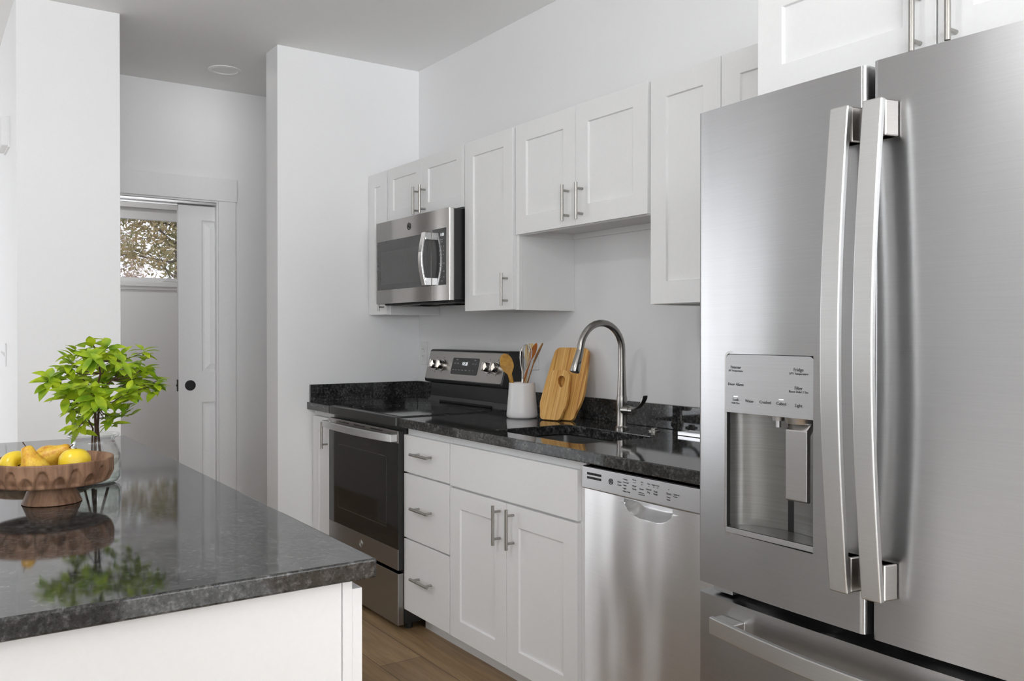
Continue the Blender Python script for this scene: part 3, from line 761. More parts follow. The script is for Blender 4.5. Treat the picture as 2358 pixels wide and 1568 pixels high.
def slope_plate(mb, x0, x1, h0, h1, off, th, rr=0.0):
    pts = []
    if rr:
        for cx, ch, a0 in ((x1 - rr, h1 - rr, 0), (x0 + rr, h1 - rr, 90), (x0 + rr, h0 + rr, 180), (x1 - rr, h0 + rr, 270)):
            pts += [(cx + rr * math.cos(R(a0 + 22.5 * k)), ch + rr * math.sin(R(a0 + 22.5 * k))) for k in range(5)]
    else: pts = [(x0, h0), (x1, h0), (x1, h1), (x0, h1)]
    A = [mb.bm.verts.new(on_slope(a, b, off)) for a, b in pts]; Bq = [mb.bm.verts.new(on_slope(a, b, off + th)) for a, b in pts]
    mb.skin([A, Bq])
mb = MB(); slope_plate(mb, RX0 + 0.004, RX1 - 0.020, 0.004, 0.150, -0.001, 0.0025, 0.012)
mb.done('console_face', 'steel_warm', con, bevel=0.0006)
mb = MB(); slope_plate(mb, 0.556, 0.808, 0.035, 0.120, 0.0012, 0.0012, 0.010)
dsp = mb.done('display', 'blackglass', con)
SL = Matrix.Rotation(math.atan2(0.038, 0.149), 4, 'X')          # tilt of lettering on the console
def slope_text(lines, off):
    mb = MB()
    for st, x, h, sz in lines:
        b2 = text_mesh([(st, 0, 0, sz, 'CENTER')], 0)
        p = on_slope(x, h, off)
        b2.xform(Matrix.Translation(p) @ Matrix.Rotation(-math.atan2(0.038, 0.149), 4, 'X'))
        me = bpy.data.meshes.new('t'); b2.bm.to_mesh(me); b2.bm.free(); mb.bm.from_mesh(me); bpy.data.meshes.remove(me)
    return mb
slope_text([('10:28', 0.678, 0.090, 0.017)], 0.0027).done('clock_digits', 'led', dsp)
slope_text([('Bake', 0.580, 0.058, 0.006), ('Broil', 0.606, 0.058, 0.006), ('Warm', 0.634, 0.058, 0.006), ('Timer', 0.666, 0.058, 0.006), ('Clock', 0.698, 0.058, 0.006), ('Start', 0.735, 0.058, 0.006), ('Off', 0.765, 0.058, 0.006),
            ('Light', 0.585, 0.092, 0.006), ('Clean', 0.612, 0.092, 0.006), ('Lock', 0.755, 0.092, 0.006), ('Set', 0.782, 0.092, 0.006), ('OVEN', 0.600, 0.110, 0.005), ('TIMER', 0.770, 0.110, 0.005)], 0.0027).done('display_lettering', 'paleink', dsp)
for x in (0.392, 0.462, 0.900, 0.972):
    mb = MB(); c0 = on_slope(x, 0.078, 0.0015); nn = Vector((0, -0.969, 0.247))
    mb.skin([mb.ring(c0, nn, 0.0290, 32), mb.ring(c0 + nn * 0.006, nn, 0.0285, 32), mb.ring(c0 + nn * 0.0065, nn, 0.0235, 32), mb.ring(c0 + nn * 0.028, nn, 0.0215, 32), mb.ring(c0 + nn * 0.031, nn, 0.019, 32)])
    kb = mb.done('knob', 'knobsteel', con, smooth=True)
    mb = MB(); up = Vector((0, 0.247, 0.969)); r0 = c0 + nn * 0.031
    pr = [r0 + up * a + Vector((b, 0, 0)) for a, b in ((-0.021, -0.006), (-0.021, 0.006), (0.021, 0.006), (0.021, -0.006))]
    A = [mb.bm.verts.new(p - nn * 0.004) for p in pr]; Bq = [mb.bm.verts.new(p + nn * 0.011) for p in pr]; mb.skin([A, Bq])
    mb.done('grip', 'knobsteel', kb, bevel=0.002)
mb = MB()
for x in (0.392, 0.462, 0.900, 0.972):
    for a in (-0.036, 0.040): MB().cyl(on_slope(x, 0.078 + a, 0.0012), on_slope(x, 0.078 + a, 0.0022), 0.0022, seg=10).done('console_dot', 'ink', con)
# oven door: steel top band, black glass, steel bottom band
YD = -0.670
od = B('oven_door', 'black', RX0 + 0.002, RX1 - 0.002, YD + 0.002, -0.641, 0.262, 0.858, t, bevel=0.002)
B('top_band', 'steel_warm', RX0 + 0.002, RX1 - 0.002, YD, YD + 0.004, 0.805, 0.858, od, bevel=0.001)
B('door_glass', 'blackglass', RX0 + 0.002, RX1 - 0.002, YD + 0.0005, YD + 0.004, 0.3515, 0.8045, od)
for a in (0.42, 0.60, 0.78): B('vent_gap', 'matblack', a, a + 0.12, YD - 0.0006, YD + 0.002, 0.845, 0.849, od)
mb = MB(); w0, w1, z0, z1 = RX0 + 0.11, RX1 - 0.11, 0.43, 0.74
for a in ((w0, w1, z0, z0 + 0.004), (w0, w1, z1 - 0.004, z1), (w0, w0 + 0.004, z0, z1), (w1 - 0.004, w1, z0, z1)): mb.box(a[0], a[1], YD + 0.0001, YD + 0.003, a[2], a[3])
mb.done('window_border', 'mwglass', od)
bb = B('bottom_band', 'steel_dark', RX0 + 0.002, RX1 - 0.002, YD, YD + 0.004, 0.2625, 0.3510, od, bevel=0.001)
emblem(MB(), 0.678, YD - 0.001, 0.306, 0.0155).done('emblem', 'steel_plain', bb, smooth=True)
# bowed handle with solid returns
mb = MB(); rings = []
n = 24
for k in range(n + 1):
    u = k / n; x = RX0 - 0.006 + (RX1 - RX0 - 0.004) * u + 0.006
    bow = 0.022 * math.sin(math.pi * u) ** 0.8
    y = YD - 0.036 - bow; zc = 0.829; hh = 0.0165
    rings.append([mb.bm.verts.new((x, y + a, zc + b)) for a, b in ((0, -hh), (0, hh), (0.014, hh), (0.014, -hh))])
mb.skin(rings)
mb.box(RX0 + 0.0005, RX0 + 0.030, YD - 0.034, YD - 0.0003, 0.8125, 0.8455).box(RX1 - 0.034, RX1 - 0.0045, YD - 0.034, YD - 0.0003, 0.8125, 0.8455)
mb.done('handle', 'steel_handle', od, bevel=0.0025, bseg=3)
dwr = B('storage_drawer', 'steel_dark', RX0 + 0.002, RX1 - 0.002, YD, -0.641, 0.026, 0.248, t, bevel=0.002)

# ------------------------------------------------------------------ microwave
MX0, MX1, MYF, MZ0, MZ1 = 0.2545, 0.9985, -0.390, 1.424, 1.840
t = thing('microwave', 'stainless over-the-range microwave with grey window', 'microwave', (0.63, -0.2, MZ0))
B('body', 'black', MX0 + 0.004, MX1 - 0.002, -0.362, -0.008, MZ0 + 0.004, MZ1 - 0.002, t)
mb = MB(); mb.prism([(MX0, -0.362), (MX0, MYF + 0.004), (MX0 + 0.004, MYF), (MX1 - 0.008, MYF), (MX1 - 0.001, MYF + 0.006), (MX1, MYF + 0.012), (MX1, -0.362)], 'z', MZ0, MZ1)
dr_ = mb.done('front_frame', 'steel_warm', t, smooth=True, ang=60)
B('door_window', 'mwglass', 0.2720, 0.840, MYF - 0.0015, MYF + 0.002, 1.494, 1.742, dr_, bevel=0.0008)
B('window_mesh', 'mwmesh', 0.315, 0.800, MYF - 0.0022, MYF - 0.0008, 1.520, 1.688, dr_)
cp = B('control_panel', 'mwglass', 0.850, 0.978, MYF - 0.0015, MYF + 0.002, 1.494, 1.752, dr_, bevel=0.0008)
tx = [('1:00', 0.942, 1.722, 0.014, 'CENTER')]
text_mesh(tx, MYF - 0.0018).done('clock_digits', 'ledsoft', cp)
tx = [('Express', 0.938, 1.700, 0.006, 'CENTER'), ('Cook', 0.938, 1.690, 0.006, 'CENTER')]
for r_ in range(3):
    for c_ in range(3): tx.append((str(r_ * 3 + c_ + 1), 0.920 + 0.018 * c_, 1.668 - 0.019 * r_, 0.008, 'CENTER'))
tx += [('0', 0.938, 1.611, 0.008, 'CENTER'), ('Timer', 0.920, 1.592, 0.005, 'CENTER'), ('Power', 0.956, 1.592, 0.005, 'CENTER'), ('Popcorn', 0.938, 1.578, 0.005, 'CENTER'), ('Start', 0.925, 1.555, 0.007, 'CENTER'), ('Off', 0.957, 1.555, 0.007, 'CENTER'), ('Vent', 0.925, 1.530, 0.005, 'CENTER'), ('Light', 0.957, 1.530, 0.005, 'CENTER'), ('Clock', 0.940, 1.512, 0.005, 'CENTER')]
text_mesh(tx, MYF - 0.0018).done('keypad_lettering', 'paleink', cp)
mb = MB(); mb.box(0.8445, 0.8462, MYF - 0.0006, MYF + 0.002, MZ0, 1.494); mb.done('door_seam', 'aluminium', dr_)
mb = MB(); emblem(mb, 0.620, MYF - 0.001, 1.792, 0.0165); mb.done('emblem', 'ink', dr_, smooth=True)
mb = MB(); rings = []
for k in range(17):                                           # arched handle bar
    u = k / 16; z = 1.496 + 0.246 * u; y = MYF - 0.036 - 0.020 * math.sin(math.pi * u)
    rings.append([mb.bm.verts.new((x, yy, z)) for x, yy in ((0.812, y), (0.846, y), (0.846, y + 0.010), (0.812, y + 0.010))])
mb.skin(rings)
hb = mb.done('handle', 'chrome', dr_, bevel=0.002)
for a, b in ((1.4962, 1.532), (1.706, 1.7418)):
    B('handle_post', 'chrome', 0.8125, 0.8455, MYF - 0.034, MYF - 0.0016, a, b, hb, bevel=0.002)
B('side_trim', 'steel_handle', MX1 - 0.0005, MX1 + 0.0015, MYF + 0.010, -0.366, MZ0 + 0.002, MZ1 - 0.002, dr_, bevel=0.0006)
mb = MB(); mb.box(MX0 + 0.02, MX1 - 0.02, -0.350, -0.05, MZ0 - 0.006, MZ0 + 0.004); bt = mb.done('underside', 'matblack', t, bevel=0.003)
for a, b in ((0.36, 0.56), (0.70, 0.90)):
    mb = MB(); mb.box(a, b, -0.30, -0.14, MZ0 - 0.010, MZ0 - 0.006)
    mb.done('grease_filter', 'steel_dark', bt, bevel=0.001)

# ------------------------------------------------------------------ dishwasher
WX0, WX1 = 2.2600, 2.8600
t = thing('dishwasher', 'stainless dishwasher with top control strip and pocket handle', 'dishwasher', (2.56, -0.3, 0))
B('tub', 'matblack', WX0 + 0.004, WX1 - 0.004, -0.580, -0.03, 0.105, 0.874, t)
B('toe_panel', 'matblack', WX0 + 0.004, WX1 - 0.004, -0.555, -0.53, 0.0, 0.105, t)
cp = MB(); cp.prism([(-0.605, 0.7945), (-0.645, 0.7935), (-0.648, 0.797), (-0.646, 0.861), (-0.642, 0.864), (-0.605, 0.864)], 'x', WX0 + 0.001, WX1)
cp = cp.done('control_strip', 'panel', t, bevel=0.001)
YP = -0.6475
for z in (0.8425, 0.8300):
    for k in range(5): B('vent_slot', 'matblack', WX0 + 0.026 + 0.0135 * k, WX0 + 0.026 + 0.0135 * k + 0.012, YP - 0.0004, YP + 0.002, z - 0.0035, z + 0.0035, cp)
emblem(MB(), 2.397, YP - 0.0004, 0.8315, 0.0085).done('emblem', 'ink', cp, smooth=True)
tx = []
for k, s_ in enumerate(('Select', 'Cycle')): tx.append((s_, 2.436, 0.836 - 0.009 * k, 0.0052, 'CENTER'))
for k, s_ in enumerate(('Heavy', 'Normal', 'Auto', 'Light', 'Rinse Only')): tx.append(('\u2022 ' + s_, 2.450, 0.847 - 0.0088 * k, 0.0046, 'LEFT'))
tx += [('Boost', 2.500, 0.851, 0.0040, 'CENTER'), ('\u2022 \u2022 \u2022', 2.500, 0.843, 0.005, 'CENTER'), ('Wash', 2.500, 0.833, 0.0052, 'CENTER'), ('Temp', 2.500, 0.8245, 0.0052, 'CENTER')]
tx += [('On', 2.531, 0.8485, 0.0042, 'CENTER'), ('\u2022', 2.531, 0.841, 0.007, 'CENTER'), ('Steam', 2.531, 0.8285, 0.0052, 'CENTER'), ('\u2022 Hold 3 sec', 2.529, 0.8180, 0.0036, 'CENTER'), ('Control Lock', 2.531, 0.8125, 0.0036, 'CENTER')]
tx += [('Hot', 2.560, 0.8480, 0.0046, 'CENTER'), ('\u2022', 2.560, 0.841, 0.007, 'CENTER'), ('Heated', 2.560, 0.832, 0.0048, 'CENTER'), ('Dry', 2.560, 0.8235, 0.0052, 'CENTER')]
tx += [('Upper Lower', 2.588, 0.848, 0.0040, 'CENTER'), ('\u2022    \u2022', 2.588, 0.8415, 0.007, 'CENTER'), ('Rack', 2.588, 0.830, 0.0052, 'CENTER'), ('Wash', 2.588, 0.8225, 0.0052, 'CENTER')]
tx += [('\u2022', 2.640, 0.843, 0.007, 'CENTER'), ('Start', 2.640, 0.832, 0.0066, 'CENTER'), ('Cancel', 2.640, 0.822, 0.0036, 'CENTER'), ('Reset', 2.640, 0.8155, 0.0042, 'CENTER'), ('\u2022 Sanitized', 2.656, 0.8335, 0.0042, 'LEFT'), ('\u2022 Clean', 2.656, 0.8275, 0.0042, 'LEFT')]
text_mesh(tx, YP - 0.0005).done('control_lettering', 'ink', cp)
# door with a scooped pocket under the strip
mb = MB(); PX0, PX1, PZT, PZB = 2.452, 2.652, 0.7900, 0.7420; YDW = -0.6450
NX, NZ = 120, 60
def pocket(x, z):
    u = (x - (PX0 + PX1) / 2) / ((PX1 - PX0) / 2); v = (PZT - z) / (PZT - PZB)
    if abs(u) >= 1 or v < 0: return 0.0
    edge = (1 - abs(u) ** 3) ** 0.5
    if v >= edge: return 0.0
    q = 1 - (v / max(edge, 1e-3)) ** 2.5
    return 0.041 * min(1, q * 1.2) * min(1, (1 - abs(u)) * 9)
xs = [WX0 + 0.003 + (PX0 - WX0 - 0.003) * i / 8 for i in range(8)] + [PX0 + (PX1 - PX0) * i / 60 for i in range(60)] + [PX1 + (WX1 - PX1) * i / 8 for i in range(9)]
zs = [0.118 + (0.735 - 0.118) * i / 12 for i in range(12)] + [0.735 + (0.7925 - 0.735) * i / 24 for i in range(25)]
G = [[mb.bm.verts.new((x, YDW + 0.008 * ((x - 2.56) / 0.30) ** 2 + pocket(x, z), z)) for z in zs] for x in xs]
for i in range(len(xs) - 1):
    for j in range(len(zs) - 1): mb.bm.faces.new((G[i][j], G[i + 1][j], G[i + 1][j + 1], G[i][j + 1]))
yb = -0.598
bk = {}
for (i, j) in ((0, 0), (len(xs) - 1, 0), (len(xs) - 1, len(zs) - 1), (0, len(zs) - 1)): bk[(i, j)] = mb.bm.verts.new((xs[i], yb, zs[j]))
c00, c10, c11, c01 = [bk[k] for k in ((0, 0), (len(xs) - 1, 0), (len(xs) - 1, len(zs) - 1), (0, len(zs) - 1))]
mb.bm.faces.new((c00, c10, c11, c01))
mb.bm.faces.new([G[0][j] for j in range(len(zs))] + [c01, c00]); mb.bm.faces.new([G[-1][j] for j in range(len(zs))] + [c11, c10])
mb.bm.faces.new([G[i][0] for i in range(len(xs))] + [c10, c00]); mb.bm.faces.new([G[i][-1] for i in range(len(xs))] + [c11, c01])
mb.done('door', 'steel_door', t, smooth=True, ang=50)

# ------------------------------------------------------------------ refrigerator
FX0, FX1, FM = 2.9780, 3.8700, 3.4200
t = thing('refrigerator', 'large stainless french-door refrigerator with water dispenser', 'refrigerator', (3.42, -0.45, 0))
B('cabinet', 'matblack', FX0 + 0.006, FX1 - 0.006, -0.818, -0.03, 0.03, 1.760, t)
for x in (FX0 + 0.05, FX1 - 0.05):
    for y in (-0.76, -0.10): MB().cyl((x, y, 0), (x, y, 0.035), 0.02, seg=14).done('foot', 'matblack', t)
def fy_(x):                                                   # slight outward bow of the front
    u = (x - FX0) / (FX1 - FX0) * 2 - 1
    return -0.9055 + 0.016 * u * u
def front(x, a, b, r=0.011):                                  # adds rounded vertical edges to the bow
    y = fy_(x)
    for e in (x - a, b - x):
        if e < r: y += r - math.sqrt(max(0, r * r - (r - e) ** 2))
    return y
def fdoor(name, a, b, z0, z1, hole=None, mat='steel'):
    mb = MB()
    xs = sorted(set([round(a + 0.011 * k / 5, 5) for k in range(6)] + [round(b - 0.011 * k / 5, 5) for k in range(6)] + [round(a + 0.011 + (b - a - 0.022) * k / 16, 5) for k in range(17)] + ([hole[0], hole[1]] if hole else [])))
    zs = [z0, z1] if not hole else [z0, hole[2], hole[3], z1]
    G = [[mb.bm.verts.new((x, front(x, a, b), z)) for z in zs] for x in xs]
    for i in range(len(xs) - 1):
        for j in range(len(zs) - 1):
            if hole and xs[i] >= hole[0] - 1e-6 and xs[i + 1] <= hole[1] + 1e-6 and j == 1: continue
            mb.bm.faces.new((G[i][j], G[i + 1][j], G[i + 1][j + 1], G[i][j + 1]))
    yb = -0.822
    L = [mb.bm.verts.new((xs[0], yb, z)) for z in zs]; Rr = [mb.bm.verts.new((xs[-1], yb, z)) for z in zs]
    mb.bm.faces.new([L[0], Rr[0]] + Rr[1:] + L[1:][::-1])
    mb.bm.faces.new(G[0] + L[::-1]); mb.bm.faces.new(G[-1] + Rr[::-1])
    for j, k in ((0, 0), (-1, -1)): mb.bm.faces.new([g[j] for g in G] + [Rr[k], L[k]])
    return mb.done(name, mat, t, smooth=True, ang=40)
DX0, DX1, DZ0, DZ1 = 3.0690, 3.2985, 0.8405, 1.2320
ld = fdoor('left_door', FX0, 3.4130, 0.7130, 1.7765, (DX0, DX1, DZ0, DZ1))
rd = fdoor('right_door', 3.4270, FX1, 0.7110, 1.7785)
fd = fdoor('freezer_drawer', FX0 + 0.001, FX1 - 0.001, 0.075, 0.6890)
B('gap_liner', 'matblack', FX0 + 0.012, FX1 - 0.012, -0.8235, -0.815, 0.05, 1.752, t)
B('hinge_bracket', 'panel', FX0 + 0.03, FX0 + 0.085, -0.870, -0.822, 0.694, 0.708, t, bevel=0.001)
def vhandle(parent, xc):
    yb = fy_(xc); mb = MB(); rings = []; hw = 0.0195
    for k in range(25):
        u = k / 24; z = 0.795 + 0.902 * u; y = yb - 0.046 - 0.030 * math.sin(math.pi * u)
        rings.append([mb.bm.verts.new((xc + a, y + b, z)) for a, b in ((-hw, 0), (hw, 0), (hw, 0.013), (-hw, 0.013))])
    mb.skin(rings)
    h = mb.done('handle', 'steel_handle', parent, bevel=0.0025, bseg=3)
    for a, b in ((0.796, 0.862), (1.630, 1.696)):
        MB().prism([(xc - hw + 0.003, yb - 0.034), (xc + hw - 0.001, yb - 0.034), (xc + hw + 0.006, yb - 0.002), (xc - hw - 0.003, yb - 0.002)], 'z', a, b).done('handle_post', 'steel_warm', h, bevel=0.003)
    return h
vhandle(ld, 3.3880)
vhandle(rd, 3.4555)
mb = MB(); rings = []
for k in range(25):
    u = k / 24; x = 3.055 + 0.735 * u; y = fy_(x) - 0.042 - 0.026 * math.sin(math.pi * u)
    rings.append([mb.bm.verts.new((x, y + a, 0.6385 + b)) for a, b in ((0, -0.0185), (0, 0.0185), (0.013, 0.0185), (0.013, -0.0185))])
mb.skin(rings); h = mb.done('handle', 'steel_handle', fd, bevel=0.0025, bseg=3)
for a in (3.0565, 3.7245): B('handle_post', 'steel_plain', a, a + 0.064, fy_(a + .03) - 0.034, fy_(a + .03) - 0.001, 0.622, 0.655, h, bevel=0.003)
# dispenser set into the left door
yd = fy_(3.18) - 0.0005
dp = MB()
def rr2(x0, x1, z0, z1, rr, y, n=6):
    pts = []
    for cx, cz, a0 in ((x1 - rr, z1 - rr, 0), (x0 + rr, z1 - rr, 90), (x0 + rr, z0 + rr, 180), (x1 - rr, z0 + rr, 270)):
        pts += [(cx + rr * math.cos(R(a0 + 90 * k / n)), y, cz + rr * math.sin(R(a0 + 90 * k / n))) for k in range(n + 1)]
    return pts
def rim(mb, o0, o1, y, dpt):
    A = [[mb.bm.verts.new(p) for p in rr2(DX0 - o, DX1 + o, DZ0 - o, DZ1 + o, 0.014, yy)] for o, yy in ((o0, y + dpt), (o0, y), (o1, y), (o1, y + dpt))]
    mb.skin(A, cap=False)
rim(dp, 0.0055, 0.0018, fy_(3.0690) - 0.001, 0.02)
dp = dp.done('dispenser', 'steel_plain', ld, smooth=True)
mb = MB(); rim(mb, 0.0016, -0.0008, fy_(3.0690) + 0.0005, 0.012); mb.done('bezel_gap', 'matblack', dp)
mb = MB(); A = rr2(DX0 + 0.001, DX1 - 0.001, 1.1045, DZ1 - 0.001, 0.013, yd + 0.002)
A = [p for p in A]
# lower corners of the panel are square
A = [p for p in A if p[2] > 1.13] + [(DX0 + 0.001, yd + 0.002, 1.1045), (DX1 - 0.001, yd + 0.002, 1.1045)]
mb.prism([(p[0], p[2]) for p in A], 'y', yd + 0.001, yd + 0.030)
cp = mb.done('control_panel', 'panel', dp, bevel=0.0006)
yt = yd + 0.0006
tx = [('Freezer', 3.0985, 1.2030, 0.0066, 'CENTER'), ('0\u00b0F Temperature', 3.0985, 1.1955, 0.0040, 'CENTER'), ('Door Alarm', 3.0985, 1.1660, 0.0062, 'CENTER'), ('Lock', 3.0985, 1.1330, 0.0062, 'CENTER'), ('Hold 3 Sec', 3.0985, 1.1255, 0.0036, 'CENTER'),
      ('Water', 3.1360, 1.1320, 0.0062, 'CENTER'), ('Crushed', 3.1775, 1.1320, 0.0062, 'CENTER'), ('Cubed', 3.2185, 1.1320, 0.0066, 'CENTER'), ('Light', 3.2610, 1.1310, 0.0066, 'CENTER'),
      ('Fridge', 3.2610, 1.2030, 0.0070, 'CENTER'), ('37\u00b0F Temperature', 3.2610, 1.1950, 0.0044, 'CENTER'), ('Filter', 3.2610, 1.1660, 0.0068, 'CENTER'), ('Reset Hold 3 Sec', 3.2610, 1.1585, 0.0048, 'CENTER')]
text_mesh(tx, yt).done('panel_lettering', 'ink', cp)
for x, z in ((3.0985, 1.1400), (3.2185, 1.1405)): B('indicator_light', 'ledsoft', x - 0.0055, x + 0.0055, yt - 0.0004, yt + 0.0006, z - 0.0009, z + 0.0009, cp)
mb = MB(); n = 20; A, Bq = [], []                               # concave niche
for k in range(n + 1):
    a = math.pi * k / n; x = (DX0 + DX1) / 2 - (DX1 - DX0) / 2 * math.cos(a); y = yd + 0.006 + 0.072 * math.sin(a) ** 0.75
    A.append(mb.bm.verts.new((x, y, 0.852))); Bq.append(mb.bm.verts.new((x, y, 1.1045)))
for k in range(n): mb.bm.faces.new((A[k], A[k + 1], Bq[k + 1], Bq[k]))
mb.bm.faces.new(Bq)
mb.done('niche', 'niche', dp, smooth=True, ang=50)
mb = MB(); T = []
for k in range(n + 1):
    a = math.pi * k / n; T.append(((DX0 + DX1) / 2 - (DX1 - DX0) / 2 * math.cos(a), yd + 0.004 + 0.072 * math.sin(a) ** 0.75))
mb.prism(T, 'z', DZ0 + 0.001, 0.853); mb.done('drip_tray', 'niche', dp)
B('tray_front', 'panel', DX0 + 0.001, DX1 - 0.001, yd + 0.001, yd + 0.006, DZ0 + 0.0012, 0.8535, dp, bevel=0.0006)
mb = MB(); mb.cyl((3.190, yd + 0.028, 1.1045), (3.190, yd + 0.028, 1.094), 0.014, 0.012, seg=18).cyl((3.190, yd + 0.028, 1.094), (3.190, yd + 0.028, 1.080), 0.0055, seg=14)
mb.done('water_nozzle', 'panel', dp, smooth=True)
mb = MB(); mb.cyl((3.245, yd + 0.035, 1.1045), (3.245, yd + 0.035, 1.092), 0.036, 0.032, seg=24); mb.done('ice_chute', 'steel_plain', dp, smooth=True)
mb = MB(); mb.prism([(yd + 0.012, 0.934), (yd + 0.004, 0.938), (yd + 0.004, 1.080), (yd + 0.028, 1.098), (yd + 0.034, 1.092), (yd + 0.016, 1.070), (yd + 0.016, 0.938)], 'x', 3.2265, 3.2790)
mb.done('paddle', 'steel_plain', dp, bevel=0.0015)

# ------------------------------------------------------------------ island
IX0, IX1, IY1, IY0 = 1.0530, 3.0963, -1.7505, -2.80
t = thing('kitchen_island', 'white kitchen island base under the granite slab', 'kitchen island', (2.1, -2.25, 0))
B('carcass', 'cab', 1.085, 3.052, -2.50, -1.8005, 0.105, 0.882, t)
B('end_panel', 'cab', 3.052, 3.0660, -2.62, -1.7990, 0.0, 0.882, t, bevel=0.001)
B('corner_stile', 'cab', 3.052, 3.0680, -1.7980, -1.7816, 0.0, 0.882, t, bevel=0.0008)
mb = MB(); mb.box(1.085, 3.0515, -1.8005, -1.7820, 0.105, 0.14).box(1.085, 3.0515, -1.8005, -1.7820, 0.86, 0.882); mb.done('face_frame', 'cab', t)
B('toe_kick', 'cab', 1.085, 3.050, -1.86, -1.848, 0.0, 0.105, t)
xs = [1.095, 1.58, 2.07, 2.56, 3.066]
for a, b in zip(xs, xs[1:]):
    d = MB().shaker(a + 0.002, b - 0.002, 0.098, 0.861, -1.7622, DT - 0.0005, 0.073, sg=-1).done('door', 'cab', t, bevel=0.0012)
    pull(d, a + 0.04, -1.7622, 0.77, 0.137, 'z', sg=-1)
tag(MB().box(IX0, IX1, IY0, IY1, 0.8825, 0.914).done('island_countertop', 'granite', at=(2.1, -2.25, 0.8825), bevel=0.004, bseg=3), 'dark granite island slab carrying the fruit bowl and plant', 'countertop')

# ------------------------------------------------------------------ things on the island
ZT = 0.914
bc = Vector((2.276, -2.123, ZT))
t = thing('pedestal_fruit_bowl', 'walnut pedestal bowl with carved scallops holding fruit', 'bowl', bc)
MB().lathe(bc, [(0.0, 0.0), (0.056, 0.0), (0.0585, 0.0015), (0.0570, 0.004), (0.0445, 0.036), (0.0435, 0.046), (0.0, 0.046)], 56).done('foot', 'walnut', t, smooth=True)
mb = MB(); seg = 288; ZR = 0.0935; rings = []
def scallop(th, z):
    d = 0.0
    n = 12
    for row, (zt, zb, wd, ph) in enumerate(((0.0840, 0.046, 0.215, 0.0), (0.0705, 0.044, 0.205, 0.5))):
        u = ((th / (2 * math.pi) * n + ph) % 1.0) - 0.5
        w = abs(u) / wd
        if w < 1:
            top = zb + (zt - zb) * math.sqrt(1 - w ** 2.2)
            if z < top: d = max(d, 0.0058 * min(1, (top - z) / 0.0050) * min(1, (1 - w) / 0.30) * max(0, min(1, (z - 0.043) / 0.010)))
    return d
prof = [(0.0, 0.0455), (0.043, 0.0455), (0.075, 0.0445), (0.100, 0.0430)]
for r_, z_ in prof[1:]: rings.append([(r_, z_)] * seg)
for k in range(27):
    z_ = 0.0435 + (ZR - 0.0435) * k / 26; r_ = 0.1095 + 0.0120 * min(1, (k / 26) * 2.4) ** 0.55
    rings.append([(r_ - scallop(2 * math.pi * i / seg, z_), z_) for i in range(seg)])
for r_, z_ in ((0.1208, 0.0948), (0.1185, 0.0952), (0.1165, 0.0940), (0.1130, 0.075), (0.103, 0.0555), (0.07, 0.0495)): rings.append([(r_, z_)] * seg)
RV = [[mb.bm.verts.new((bc.x + r_ * math.cos(2 * math.pi * i / seg), bc.y + r_ * math.sin(2 * math.pi * i / seg), bc.z + z_)) for i, (r_, z_) in enumerate(rg)] for rg in rings]
mb.skin(RV, cap=False)
mb.bm.faces.new(RV[0]); mb.bm.faces.new(RV[-1])
mb.done('bowl', 'walnut', t, smooth=True, ang=60)
VR = Vector((math.sin(YAW), math.cos(YAW), 0)); VD = Vector((-math.cos(YAW), math.sin(YAW), 0))   # across / away directions as seen from the aisle
def fruit(kind, name, label, cat, cross, away, z, rot, sc=1.0, group=None):
    c = bc + VR * cross + VD * away + Vector((0, 0, z))
    t = thing(name, label, cat, c, group, rot)
    if kind == 'apple':
        pr = [(0.0, -0.026), (0.006, -0.0285), (0.014, -0.0315), (0.024, -0.0275), (0.033, -0.015), (0.0375, 0.002), (0.036, 0.017), (0.028, 0.028), (0.017, 0.0315), (0.008, 0.0265), (0.003, 0.020), (0.0, 0.018)]
        MB().lathe((0, 0, 0), [(a * sc, b * sc) for a, b in pr], 36).done('flesh', 'apple', t, smooth=True, local=True, ang=80)
        MB().tube([(0, 0, 0.018 * sc), (0.001, 0, 0.030 * sc), (0.004, 0, 0.040 * sc)], [0.0012, 0.0011, 0.0017], 8).done('stem', 'stemdark', t, smooth=True, local=True)
    else:
        pr = [(0.0, -0.036), (0.008, -0.0375), (0.022, -0.034), (0.0315, -0.022), (0.0335, -0.008), (0.0295, 0.008), (0.0215, 0.022), (0.0165, 0.036), (0.0145, 0.046), (0.0105, 0.0525), (0.004, 0.0540), (0.0, 0.0530)]
        MB().lathe((0, 0, 0), [(a * sc, b * sc) for a, b in pr], 36).done('flesh', 'pear', t, smooth=True, local=True, ang=80)
        MB().tube([(0, 0, 0.052 * sc), (-0.001, 0, 0.058 * sc), (-0.003, 0, 0.066 * sc)], [0.0010, 0.0009, 0.0014], 8).done('stem', 'stemdark', t, smooth=True, local=True)
    return t
G_ = 'fruit in the walnut bowl'
fruit('apple', 'apple', 'yellow apple at the left of the walnut bowl', 'apple', -0.069, -0.020, 0.0790, (R(75), 0, R(110)), 0.88, G_)
fruit('apple', 'apple', 'yellow apple with a dark stem at the right of the walnut bowl', 'apple', 0.036, 0.026, 0.0790, (R(-20), R(-22), R(35)), 0.88, G_)
fruit('pear', 'pear', 'russet yellow pear standing up in the middle of the walnut bowl', 'pear', -0.014, -0.045, 0.0825, (R(6), R(-18), R(55)), 0.86, G_)
fruit('pear', 'pear', 'russet pear lying with its neck pointing right behind the standing pear', 'pear', -0.034, 0.060, 0.0890, (R(0), R(64), R(55)), 0.86, G_)
fruit('apple', 'apple', 'pale yellow apple hidden behind the left apple and standing pear', 'apple', -0.074, 0.046, 0.0780, (R(-12), R(-15), 0), 0.80, G_)

